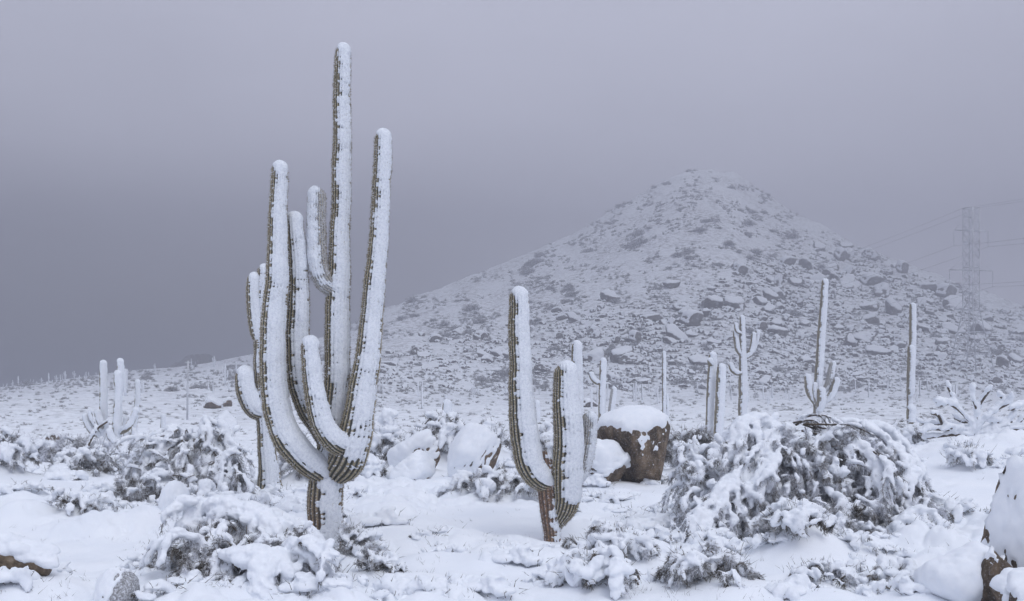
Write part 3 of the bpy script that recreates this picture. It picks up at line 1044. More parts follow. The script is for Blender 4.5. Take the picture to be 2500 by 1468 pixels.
def snow_on(V, T, seed, wind, c0, thick, soft=0.25, nscale=0.25, nlump=0.35, sink=0.06, cap_pow=1.0, up=(0, 0, 1)):
    """snow lying on a rock: rises out of the stone where the face looks up or to windward"""
    nr = vnormals(V, T)
    w = np.asarray(wind, float)
    w /= np.linalg.norm(w)
    c = nr @ w
    c = c + nlump * (fbm(V, nscale, 3, seed) + 0.5 * fbm(V, nscale * 0.25, 3, seed + 1))
    mk = sstep(c, c0 - soft * 0.4, c0 + soft)
    th = thick * (0.45 + 0.55 * np.clip(nr[:, 2], 0, 1) ** cap_pow) * (0.8 + 0.5 * fbm(V, nscale * 1.8, 2, seed + 2))
    dirv = nr * 0.55 + np.array([0, 0, 0.45]) * np.clip(nr[:, 2:3] + 0.2, 0, 1)
    Vs = V + dirv * (mk * th)[:, None] - nr * (sink * (1 - mk))[:, None]
    keep = (mk[T] > 0.03).any(1)
    T2 = T[keep]
    u = np.unique(T2)
    rm = np.full(len(V), -1)
    rm[u] = np.arange(len(u))
    return Vs[u], rm[T2]


def boulder(label, px, py, Y, wpx, hpx, depth, seed, wind=(0.1, -0.45, 0.9), c0=0.30, thick=0.16, rot=0.0, tilt=0.0, taper=0.0, planes=14, sink=0.25, nlump=0.42,
            soft=24.0, group=None, rough=0.11, cat="boulder", name="boulder", rmat='granite'):
    """px, py: bottom centre in the photo"""
    base = at(px, py, Y)
    base[2] = min(base[2], tz(base[0], Y))
    dims = (wpx / 2 / FPX * Y, depth / 2, hpx / 2 / FPX * Y * (1 + sink))
    V, T = rock_shape(seed, dims, planes, rough, taper=taper, soft=soft)
    M = np.array(Matrix.Rotation(tilt, 3, 'Y') @ Matrix.Rotation(rot, 3, 'Z'))
    V = V @ M.T
    V[:, 2] += dims[2] * (1 - 2 * sink / (1 + sink))
    o = link(name, make_mesh(name, V, [T], [rmat]), None, base)
    tag(o, label, cat, group)
    Vs, Ts = snow_on(V, T, seed + 50, wind, c0, thick, nlump=nlump)
    link("snow", make_mesh("snow", Vs, [Ts], ['snow']), o)
    return o


boulder("big square shouldered brown boulder under a thick rounded snow cap", 1552, 1180, 20.0, 156, 150, 1.25, 3, wind=(0.05, -0.50, 0.9), c0=0.36, thick=0.13, taper=0.20, planes=7, sink=0.08, rough=0.05, nlump=0.75)
boulder("small dark snow capped boulder wedged against the big square one", 1474, 1098, 20.6, 66, 86, 0.8, 8, wind=(-.1, -0.2, 1.0), c0=0.25, thick=0.30, taper=0.1, sink=0.05)
boulder("low jutting rock ledge with a snow pillow at the big boulder's left foot", 1475, 1166, 19.6, 120, 62, 0.9, 12, wind=(-.3, -0.35, 0.9), c0=-0.05, thick=0.30, sink=0.2)
boulder("rounded boulder under smooth snow with a bare brown hollow on its right", 1024, 1130, 22.0, 112, 72, 1.1, 21, wind=(-0.6, -0.45, 0.7), c0=0.04, thick=0.20, sink=0.25, nlump=0.25)
boulder("slanted slab boulder plastered with snow beside the stout saguaro", 1160, 1152, 20.2, 84, 122, 0.8, 33, wind=(-0.38, -0.7, 0.65), c0=0.02, thick=0.13, tilt=math.radians(28), planes=8, sink=0.12, nlump=0.22)
boulder("smooth snow dome rock lying in front of the hollowed boulder", 1010, 1165, 20.4, 100, 58, 0.9, 41, wind=(0, -0.5, 0.8), c0=-0.5, thick=0.10, sink=0.4)
boulder("grey pillow shaped rock at the bottom edge, snow on its left half", 286, 1475, 9.3, 76, 76, 0.34, 52, wind=(-0.8, -0.25, 0.6), c0=0.05, thick=0.03, sink=0.3, planes=3, nlump=0.15, tilt=math.radians(8), rmat='rimed_rock')
boulder("domed snowy rock at the bottom edge below the stout saguaro", 1008, 1490, 9.6, 140, 70, 0.55, 61, wind=(0.1, -0.5, 0.85), c0=-0.25, thick=0.06, sink=0.4, planes=6)
boulder("upright snow covered rock post beside the drooping bush", 426, 1262, 14.2, 54, 70, 0.34, 71, wind=(0, -0.7, 0.6), c0=-0.45, thick=0.05, sink=0.3, planes=5)
boulder("tall rime covered boulder at the right edge, snow plastered on its face", 2520, 1405, 9.5, 215, 270, 0.8, 81, wind=(0.1, -0.8, 0.55), c0=-0.04, thick=0.07, sink=0.12, planes=8, tilt=math.radians(14), nlump=0.6, rough=0.14)
boulder("round snow ball boulder in the bottom right corner, upper of two", 2510, 1405, 8.6, 140, 92, 0.45, 92, wind=(0, -0.4, 0.9), c0=-0.15, thick=0.09, sink=0.15, planes=5, nlump=0.15)
boulder("round snow ball boulder in the bottom right corner, lower of two", 2520, 1510, 7.9, 170, 118, 0.45, 95, wind=(0, -0.3, 0.95), c0=-0.10, thick=0.09, sink=0.15, planes=5, nlump=0.15)
boulder("dark brown bare rock in the gap between the right edge boulders", 2448, 1475, 9.0, 90, 128, 0.5, 99, wind=(-.2, 0.1, 1.0), c0=0.55, thick=0.05, sink=0.1, planes=9)
boulder("sloping snow covered slab leaning toward the dark gap at lower right", 2345, 1440, 9.4, 140, 120, 0.7, 105, wind=(-0.6, -0.55, 0.6), c0=-0.55, thick=0.07, sink=0.3, planes=7, tilt=math.radians(-26), nlump=0.15)
boulder("pair topped brown stump of rock out on the left plain, left half", 124, 1080, 31.0, 20, 34, 0.35, 111, wind=(0.2, -0.2, 1.0), c0=0.5, thick=0.1, planes=7)
boulder("brown leaning rock tooth out on the left plain", 144, 1080, 30.6, 20, 32, 0.4, 113, wind=(0.2, -0.2, 1.0), c0=0.55, thick=0.1, planes=7, tilt=.25)
boulder("flat snow topped rock just left of the left hand saguaro cluster", 180, 1076, 30.8, 44, 24, 0.6, 115, wind=(0, -0.2, 1.0), c0=0.25, thick=0.14, planes=7)
boulder("low brown boulder on the left plain right of the tall pole", 516, 992, 78.0, 36, 24, 1.2, 121, wind=(0, -0.2, 1.0), c0=0.45, thick=0.2, planes=9)
boulder("small brown boulder on the plain near the bent left arm cactus", 555, 990, 80.0, 26, 18, 1.0, 122, wind=(0, -0.2, 1.0), c0=0.45, thick=0.2, planes=9)
boulder("white snow covered boulder behind the drooping left bush", 548, 1032, 46.0, 44, 36, 0.9, 123, wind=(0, -0.5, 0.8), c0=-0.3, thick=0.15, planes=7)

# boulders strewn over the hill
BIG = [(1390, 565, 70, 50), (1290, 555, 60, 40), (1520, 580, 55, 35), (1610, 590, 50, 35), (1560, 525, 45, 50), (1600, 510, 55, 50), (1715, 520, 45, 40), (1500, 610, 60, 25),
       (1680, 630, 50, 30), (1710, 660, 75, 45), (1610, 650, 60, 55), (1775, 710, 60, 65), (2025, 670, 65, 45), (2095, 710, 70, 60), (2130, 755, 75, 60), (1830, 800, 55, 70),
       (1720, 800, 60, 40), (1975, 765, 45, 45), (1720, 840, 50, 60), (1030, 755, 70, 65), (930, 755, 75, 60), (1205, 735, 50, 50), (1250, 655, 40, 50), (1325, 665, 45, 40),
       (1235, 715, 55, 40), (745, 755, 55, 40), (780, 790, 55, 45), (800, 855, 80, 55), (720, 930, 75, 65), (620, 820, 65, 50), (520, 940, 45, 50), (470, 1020, 75, 80),
       (330, 1020, 100, 60), (500, 1040, 70, 40), (1245, 895, 80, 50), (1750, 985, 75, 45), (1610, 930, 60, 50), (1680, 910, 70, 40), (705, 665, 55, 35), (400, 740, 45, 40),
       (320, 905, 45, 35), (920, 960, 45, 30), (885, 795, 50, 35), (930, 830, 45, 40), (2095, 940, 45, 40), (2450, 1045, 50, 45), (2390, 1060, 60, 50), (850, 1050, 90, 40),
       (575, 1155, 50, 25), (475, 1155, 40, 25), (730, 1140, 40, 20), (805, 1108, 35, 20), (1060, 600, 40, 40), (1040, 590, 35, 35), (1085, 605, 35, 35), (1450, 470, 40, 40),
       (1440, 650, 50, 35), (1640, 670, 50, 40), (1880, 590, 40, 50), (275, 1272, 60, 36), (2130, 880, 70, 45), (2290, 870, 60, 45), (1990, 880, 50, 30), (1560, 870, 45, 30)]
BIG = [(1300 + .48 * a, 380 + .48 * b, .48 * c, .48 * d) for a, b, c, d in BIG] + [(690 + 900 - 690, 0, 0, 0)][:0]
# further ones read off the left flank
BIG += [(1170, 830, 26, 18), (1218, 868, 30, 20), (1190, 880, 24, 16), (1240, 872, 26, 18), (1060, 838, 22, 14), (1120, 820, 24, 15), (940, 905, 30, 16), (955, 890, 24, 12), (1030, 870, 22, 12),
        (1330, 905, 28, 14), (1400, 780, 24, 20), (1480, 735, 26, 22), (1660, 745, 30, 22), (1385, 890, 26, 16)]


def slope_spots(n, seed):
    """random places in the boulder fields of the hill"""
    rg = np.random.default_rng(seed)
    m = n * 14 + 400
    px, py = rg.uniform(900, 2500, m), rg.uniform(590, 955, m)
    # density: thick on the right flank, thinning to the left and upward
    top = np.interp(px, [900, 1100, 1300, 1500, 1700, 1900, 2060, 2300, 2500], [840, 800, 760, 725, 690, 610, 595, 680, 745])
    d = sstep(py, top, top + 70) * np.interp(px, [900, 1150, 1500, 1800, 2300, 2500], [.35, .6, .8, 1, 1, .7])
    d = d * (0.35 + 0.65 * (gnoise(np.stack([px / 110., py / 60., 0 * px + 3.], 1), 77) > -0.05))
    d = d * (1 - 0.5 * sstep(py, 900, 950))
    k = np.flatnonzero(rg.random(m) < d)[:n]
    return np.stack([px[k], py[k]], 1)


protos = []
for k in range(8):
    rg = np.random.default_rng(200 + k)
    V, T = rock_shape(300 + k * 7, (1.0, rg.uniform(.75, 1.1), rg.uniform(.7, .95)), planes=int(rg.integers(8, 13)), rough=0.10, tmpl=ICO4, soft=26)
    Vs, Ts = snow_on(V, T, 400 + k, (0.05, -0.6, 0.9), 0.50, 0.15, soft=0.12, nscale=0.4, nlump=0.25, sink=0.08)
    protos.append((make_mesh("boulder", V, [T], ['rock']), make_mesh("snow", Vs, [Ts], ['snow'])))

spots = [(b[0], b[1] + b[3] * .35, b[2], b[3]) for b in BIG]
rg = np.random.default_rng(5)
for p in slope_spots(275 - len(spots), 31):
    w = 9 + 16 * rg.random() ** 2.2
    spots.append((p[0], p[1], w, w * rg.uniform(.6, .95)))
hx, hy = ground_hits([s_[0] for s_ in spots], [s_[1] for s_ in spots])
hz = terrain(np.nan_to_num(hx), np.nan_to_num(hy, nan=200.0))
for k, s_ in enumerate(spots):
    if not np.isfinite(hy[k]) or hy[k] > 380:
        continue
    me, ms = protos[int(rg.integers(len(protos)))]
    o = link("boulder", me)
    ms_o = link("snow", ms, o)
    w, h = s_[2] / FPX * hy[k] * 0.5, s_[3] / FPX * hy[k] * 0.5
    o.scale = (w * 1.5, w * rg.uniform(1.1, 1.5), h * 1.65)
    o.rotation_euler = (rg.normal(0, .15), rg.normal(0, .15), rg.uniform(-.7, .7))
    o.location = (hx[k], hy[k], hz[k] + h * 0.55)
    tag(o, "snow dusted grey boulder strewn on the hillside", "boulder", "boulders strewn over the hill")


# small rubble between the boulders: too many to count
def rubble():
    V0, T0 = ICO1
    rg = np.random.default_rng(44)
    sp = slope_spots(6500, 91)
    x, y = ground_hits(sp[:, 0], sp[:, 1])
    ok = np.isfinite(y) & (y < 380)
    x, y, sp = x[ok], y[ok], sp[ok]
    z = terrain(x, y)
    n = len(x)
    w = (2.6 + 8.5 * rg.random(n) ** 2.5) / FPX * y
    R = np.stack([w, w * rg.uniform(.7, 1.1, n), w * rg.uniform(.5, .8, n)], 1)
    J = 1 + rg.normal(0, .16, (n, len(V0)))
    a = rg.uniform(0, 6.28, n)
    V = V0[None] * J[..., None] * R[:, None]
    X = V[..., 0] * np.cos(a)[:, None] - V[..., 1] * np.sin(a)[:, None]
    Yv = V[..., 0] * np.sin(a)[:, None] + V[..., 1] * np.cos(a)[:, None]
    V = np.stack([X, Yv, V[..., 2]], -1) + np.stack([x, y, z + R[:, 2] * .35], 1)[:, None]
    T = (np.arange(n)[:, None, None] * len(V0) + T0[None]).reshape(-1, 3)
    V = V.reshape(-1, 3)
    fn = np.cross(V[T[:, 1]] - V[T[:, 0]], V[T[:, 2]] - V[T[:, 0]])
    fn /= np.linalg.norm(fn, axis=1)[:, None] + 1e-9
    mi = (fn @ np.array([0, -.5, .87]) + rg.normal(0, .12, len(T)) > 0.45).astype(int)
    o = link("rubble", make_mesh("rubble", V, [T], ['rock', 'snow'], mi, False))
    tag(o, "small snowy stones scattered between the hillside boulders", "stones", None, "stuff")


rubble()

# ------------------------------------------------------------------ desert scrub


def shrub_proto(seed, n=240, rx=1.0, h=0.75, frost=(0.35, 0.8)):
    rg = np.random.default_rng(seed)
    b = Buf()
    az = rg.uniform(0, 6.283, n)
    el = np.arccos(rg.uniform(0.0, 1.0, n))
    d = np.stack([np.sin(el) * np.cos(az), np.sin(el) * np.sin(az), np.cos(el)], 1)
    L = rg.uniform(.6, 1.05, n)
    A = d * np.array([rx, rx, h]) * (L * 0.25)[:, None] * rg.uniform(.2, 1.6, (n, 1))
    B = d * np.array([rx, rx, h]) * L[:, None] + rg.normal(0, .09, (n, 3))
    spikes(b, A, B, 0.05, rg.uniform(frost[0], frost[1], n))
    # side twigs
    m = n * 3
    k = rg.integers(0, n, m)
    t = rg.uniform(.3, .95, m)[:, None]
    Am = A[k] * (1 - t) + B[k] * t
    spikes(b, Am, Am + (d[k] * .5 + rg.normal(0, .55, (m, 3))) * 0.26, 0.03, rg.uniform(frost[0], 1.0, m))
    V, f, a = b.arrays()
    V[:, 2] = np.maximum(V[:, 2], -0.1)
    return V, f, a


def scrub_spots(n, seed, region):
    rg = np.random.default_rng(seed)
    m = n * 12 + 400
    px, py = rg.uniform(-60, 2560, m), rg.uniform(420, 1120, m)
    silh = np.interp(px, SIL[:, 0], SIL[:, 1])
    one = np.ones_like(px)
    if region == 'hill':
        cl = gnoise(np.stack([px / 75., py / 38., 9. * one], 1), 55) + 0.5 * gnoise(np.stack([px / 28., py / 16., 2. * one], 1), 56)
        # the slope's left face carries more brush than the boulder field
        d = sstep(cl, -0.15, 0.40) * np.interp(px, [0, 600, 1000, 1600, 1800, 2500], [.5, .7, 1, 1, .75, .55])
        d = np.where((py < silh + 2) | (py > 960), 0, d)
    else:
        py = 900 + (py - 420) * 215 / 700
        cl = gnoise(np.stack([px / 90., py / 22., 4. * one], 1), 58)
        d = 0.25 + 0.75 * sstep(cl, -0.2, 0.4)
        d = np.where(py < np.maximum(silh + 3, 905), 0, d)
    k = np.flatnonzero(rg.random(m) < d)[:n]
    return np.stack([px[k], py[k]], 1)


SHR = [shrub_proto(500 + k, frost=(.3, .75)) for k in range(5)]
SHRM = [make_mesh("desert_shrub", V, f, ['twig'], None, False, {"frost": a}) for V, f, a in SHR]
rg = np.random.default_rng(61)
sp = scrub_spots(270, 62, 'hill')
x, y = ground_hits(sp[:, 0], sp[:, 1])
z = terrain(np.nan_to_num(x), np.nan_to_num(y, nan=200.0))
for k in range(len(sp)):
    if not np.isfinite(y[k]) or y[k] > 400:
        continue
    o = link("desert_shrub", SHRM[int(rg.integers(5))], None, (x[k], y[k], z[k] - .1))
    s_ = (8.0 + 12.0 * rg.random() ** 1.5) * (.55 if y[k] > 335 else 1.0) / FPX * y[k]
    o.scale = (s_ * rg.uniform(.9, 1.5), s_ * rg.uniform(.9, 1.3), s_ * rg.uniform(.7, 1.1))
    o.rotation_euler = (0, 0, rg.uniform(0, 6.28))
    tag(o, "frosted grey desert shrub growing on the hillside", "shrub", "desert shrubs on the hill")


def merged_scrub(name, label, n, region, seed, size, sub, frost):
    """the mass of low brush: one object"""
    rg = np.random.default_rng(seed)
    pr = [shrub_proto(seed + 7 + k, sub, frost=frost) for k in range(6)]
    sp = scrub_spots(n, seed, region)
    x, y = ground_hits(sp[:, 0], sp[:, 1])
    ok = np.isfinite(y) & (y < 400) & (y > 30)
    x, y = x[ok], y[ok]
    z = terrain(x, y)
    b = Buf()
    for k in range(len(x)):
        V, f, a = pr[int(rg.integers(6))]
        s_ = rg.uniform(size[0], size[1]) / FPX * y[k]
        th = rg.uniform(0, 6.28)
        R = np.array([[math.cos(th), -math.sin(th), 0], [math.sin(th), math.cos(th), 0], [0, 0, rg.uniform(.8, 1.3)]])
        b.add(V @ R.T * s_ + [x[k], y[k], z[k] - .03], f[0], None, np.clip(a + rg.normal(0, .1), 0, 1))
    tag(link(name, b.mesh(name, 'twig', smooth=False, aname="frost")), label, "brush", None, "stuff")


merged_scrub("hill_brush", "low frosted brush covering the hillside between boulders", 7000, 'hill', 71, (2.8, 8.5), 32, (0.2, 0.8))
merged_scrub("plain_brush", "low frosted brush spread over the snowy plain", 6000, 'plain', 81, (2.5, 9.0), 36, (0.15, 0.95))

# a dark brushy rise beyond the left ridge
def far_rise():
    n = 90
    u = np.linspace(-1, 1, n)
    X, Yg = np.meshgrid(u, u, indexing='ij')
    c = at(455, 940, 330.0)
    P = np.stack([X.ravel() * 17, Yg.ravel() * 17, 0 * X.ravel()], 1)
    r2 = X ** 2 + Yg ** 2
    prof = np.interp(P[:, 0], [-17, -9, -5, 1, 6, 9, 11, 17], [-18, 6.0, 7.6, 11.4, 12.2, 11.0, 7, -18])
    z = prof - 14 * Yg.ravel() ** 2 + 1.1 * fbm(P, 3.0, 3, 301) + .8 * np.abs(fbm(P, 1.2, 2, 302))
    V = np.stack([P[:, 0] + c[0], P[:, 1] + c[1], z], 1)
    i = np.arange(n - 1)[:, None] * n
    j = np.arange(n - 1)[None]
    q = np.stack([i + j, i + n + j, i + n + j + 1, i + j + 1], -1).reshape(-1, 4)
    tag(link("hill", make_mesh("hill", V, [q], ['rock'])), kind="structure")


far_rise()

# ------------------------------------------------------------------ transmission tower and wires


def lattice_tower():
    Y = 190.0
    base = at(2371, 955, Y)
    bx, by = base[0], base[1]
    bz = tz(bx, by)
    loc = np.array([bx, by, bz])
    e = empty("transmission_tower", loc, "steel lattice power pylon rising in front of the hill at right", "pylon")
    rot = math.radians(32)
    cr_, sr_ = math.cos(rot), math.sin(rot)
    H_ = lambda py: EYE + (PYH - py) / FPX * Y - bz
    zt, z1, z2, z3 = H_(508), H_(563), H_(660), H_(757)

    def W_(z):
        return np.interp(z, [0, z3, zt - 2.4, zt], [2.95, 1.05, 0.98, 1.05])

    def P_(sx, sy, z):
        w = W_(z)
        return np.array([(sx * cr_ - sy * sr_) * w, (sx * sr_ + sy * cr_) * w, z])

    cs = [(-1, -1), (1, -1), (1, 1), (-1, 1)]
    for c in cs:
        b = Buf()
        tube(b, [P_(*c, z) for z in (-0.6, z3, zt)], 0.11, 4)
        link("leg", b.mesh("leg", 'steel'), e)
    b = Buf()
    lv = [0, 3.2, 7.4, 11.6, z3] + list(np.linspace(z3, zt, 13)[1:])
    for k in range(len(lv) - 1):
        for q in range(4):
            a, c = cs[q], cs[(q + 1) % 4]
            tube(b, [P_(*a, lv[k]), P_(*c, lv[k + 1])], 0.048, 4)
            tube(b, [P_(*c, lv[k]), P_(*a, lv[k + 1])], 0.048, 4)
            if lv[k] > 0 and (k < 5 or k % 3 == 0):
                tube(b, [P_(*a, lv[k]), P_(*c, lv[k])], 0.06, 4)
    for q in range(4):
        tube(b, [P_(*cs[q], zt), P_(*cs[(q + 1) % 4], zt)], 0.08, 4)
    link("bracing", b.mesh("bracing", 'steel'), e)
    tips = []
    for z, hw in ((z1, 2.85), (z2, 3.7), (z3, 2.9)):
        b = Buf()
        sl = -0.22
        L = np.array([-hw, 0.9, z + 0.2])
        R = np.array([hw, -0.9, z + sl])
        for s_ in (-.35, .35):
            tube(b, [L, L * .5 + R * .5 + [0, s_, 0], R], 0.10, 4)
        tube(b, [L, P_(-1, 1, z + 2.0)], 0.05, 4)
        if z < z1 + 1:
            tube(b, [R, P_(1, -1, z + 1.6)], 0.05, 4)
        link("crossarm", b.mesh("crossarm", 'steel'), e)
        tips += [L, R]
    tops = [P_(-1, 1, zt), P_(1, -1, zt)]
    att = []
    for k, t in enumerate(tips[:4]):
        b = Buf()
        n_ = 12
        zs = np.linspace(0, -3.0, n_)
        tube(b, [t + [0, 0, q] for q in zs], [0.07 + 0.05 * (i % 2) for i in range(n_)], 6)
        link("insulator", b.mesh("insulator", 'steel'), e)
        att.append(t + [0, 0, -3.0])
    return loc, [t + loc for t in tops], [a + loc for a in att]


tl, tops, att = lattice_tower()
names = ["left shield wire from the pylon's top", "right shield wire from the pylon's top", "power line hung from the left tip of the pylon's upper arm", "power line hung from the right tip of the pylon's upper arm",
         "power line hung from the left tip of the pylon's second arm", "power line hung from the right tip of the pylon's second arm"]
for k, p in enumerate(tops + att):
    far = np.array([p[0] - 56, p[1] + 215, p[2] - 2.0 + (0 if k < 2 else -1.0)])
    nearp = np.array([p[0] + 34, p[1] - 128, p[2] + 4.0])
    b = Buf()
    tt = np.linspace(0, 1, 40)[:, None]
    w1 = far * (1 - tt) + p * tt - np.array([0, 0, 1]) * (4 * tt * (1 - tt)) * 6.0
    w2 = p * (1 - tt) + nearp * tt - np.array([0, 0, 1]) * (4 * tt * (1 - tt)) * 3.5
    tube(b, np.vstack([w1, w2[1:]]), 0.024, 4)
    o = link("power_line", b.mesh("power_line", 'cable', p), None, tuple(p))
    tag(o, names[k], "power line", "power lines strung from the pylon")

# ------------------------------------------------------------------ poles and far cacti
p = at(457, 1022, 56.0)
e = empty("utility_pole", (p[0], p[1], tz(p[0], p[1])), "slender grey pole standing on the left plain", "pole")
b = Buf()
hp = at(457, 881, 56.0)[2] - tz(p[0], p[1])
tube(b, [(0, 0, -.3), (0.02, 0, hp * .5), (0.05, 0, hp)], [.06, .055, .045], 8)
link("shaft", b.mesh("shaft", 'steel'), e)
b = Buf()
tube(b, [(-.12, 0, hp * .97), (.18, 0, hp * .97)], .035, 6)
link("bracket", b.mesh("bracket", 'steel'), e)


def far_cactus(seed, arms):
    rg = np.random.default_rng(seed)
    b = Buf()
    z = np.array([0, .2, .5, .8, .93, .98, 1.0]) * 1.0
    tube(b, np.stack([0.01 * np.sin(z * 3 + seed), 0 * z, z], 1), np.array([.04, .045, .048, .046, .04, .025, .008]), 10)
    for k in range(arms):
        a = rg.uniform(0, 6.28) if k else math.pi
        zz = rg.uniform(.35, .55)
        c, s_ = math.cos(a), math.sin(a)
        up = rg.uniform(.2, .4)
        pts = [(0, 0, zz), (.08 * c, .08 * s_, zz - .01), (.13 * c, .13 * s_, zz + .06), (.135 * c, .135 * s_, zz + up), (.135 * c, .135 * s_, zz + up + .03)]
        tube(b, catmull(pts, 12), np.concatenate([np.full(10, .032), [.022, .006]]), 8)
    V, f, _ = b.arrays()
    me = make_mesh("saguaro", V, f, ['snow', 'skin'], None, True, {"groove": np.full(len(V), .5), "wood": np.full(len(V), .2), "dust": np.full(len(V), .75)})
    n = len(me.polygons)
    no = np.empty(n * 3, np.float32)
    me.polygons.foreach_get("normal", no)
    no = no.reshape(-1, 3)
    me.polygons.foreach_set("material_index", ((no @ WIND) < 0.12).astype(np.int32))
    return me


FC = [far_cactus(k, a) for k, a in enumerate((0, 0, 0, 1, 2))]
FAR = [(8, 943, 12), (17, 943, 13), (31, 942, 18), (44, 943, 26), (58, 941, 11), (74, 941, 16), (82, 940, 14), (101, 938, 16), (119, 936, 26), (137, 934, 19), (147, 932, 18), (159, 931, 26),
       (181, 926, 20), (194, 938, 22), (210, 924, 17), (216, 923, 16), (235, 918, 10), (304, 906, 19), (378, 899, 20), (467, 893, 17), (477, 893, 11), (523, 896, 28), (550, 940, 52),
       (577, 912, 30), (508, 955, 26), (520, 960, 22), (128, 940, 14), (152, 928, 14), (185, 940, 12), (90, 941, 10), (558, 950, 22), (306, 970, 70), (310, 945, 45), (350, 960, 30)]
rg = np.random.default_rng(17)
for _ in range(62):
    FAR.append((rg.uniform(900, 2460), rg.uniform(945, 1000), 0))
for (a, c, h) in FAR:
    if h == 0:
        h = (18 + 26 * rg.random()) * (0.6 + (c - 940) / 70)
        xx, yy = ground_hits([a], [c])
        xx, yy = xx[0], yy[0]
    else:
        xx, yy = ground_hits([a], [c])
        xx, yy = xx[0], yy[0]
        if not np.isfinite(yy):
            yy = 220.0
            xx = (a - PX0) / FPX * yy
    if not np.isfinite(yy):
        continue
    o = link("saguaro", FC[int(rg.integers(5))], None, (xx, yy, tz(xx, yy) - .1))
    s_ = h / FPX * yy
    o.scale = (s_ * (1.0 if h > 30 else 1.35),) * 2 + (s_,)
    o.rotation_euler = (0, 0, rg.uniform(-.6, .6))
    left = a < 640
    tag(o, "tiny far saguaro spike along the left ridge and plain" if left else "tiny far saguaro at the foot of the hill", "saguaro",
        "far saguaros on the left ridge" if left else "far saguaros at the foot of the hill")

# ------------------------------------------------------------------ snow laden bushes


def clump(A, f, seed, size=.16):
    return np.clip(f + .70 * gnoise(np.asarray(A) / size, seed) + .30 * gnoise(np.asarray(A) / (size * .35), seed + 1), 0, 1)


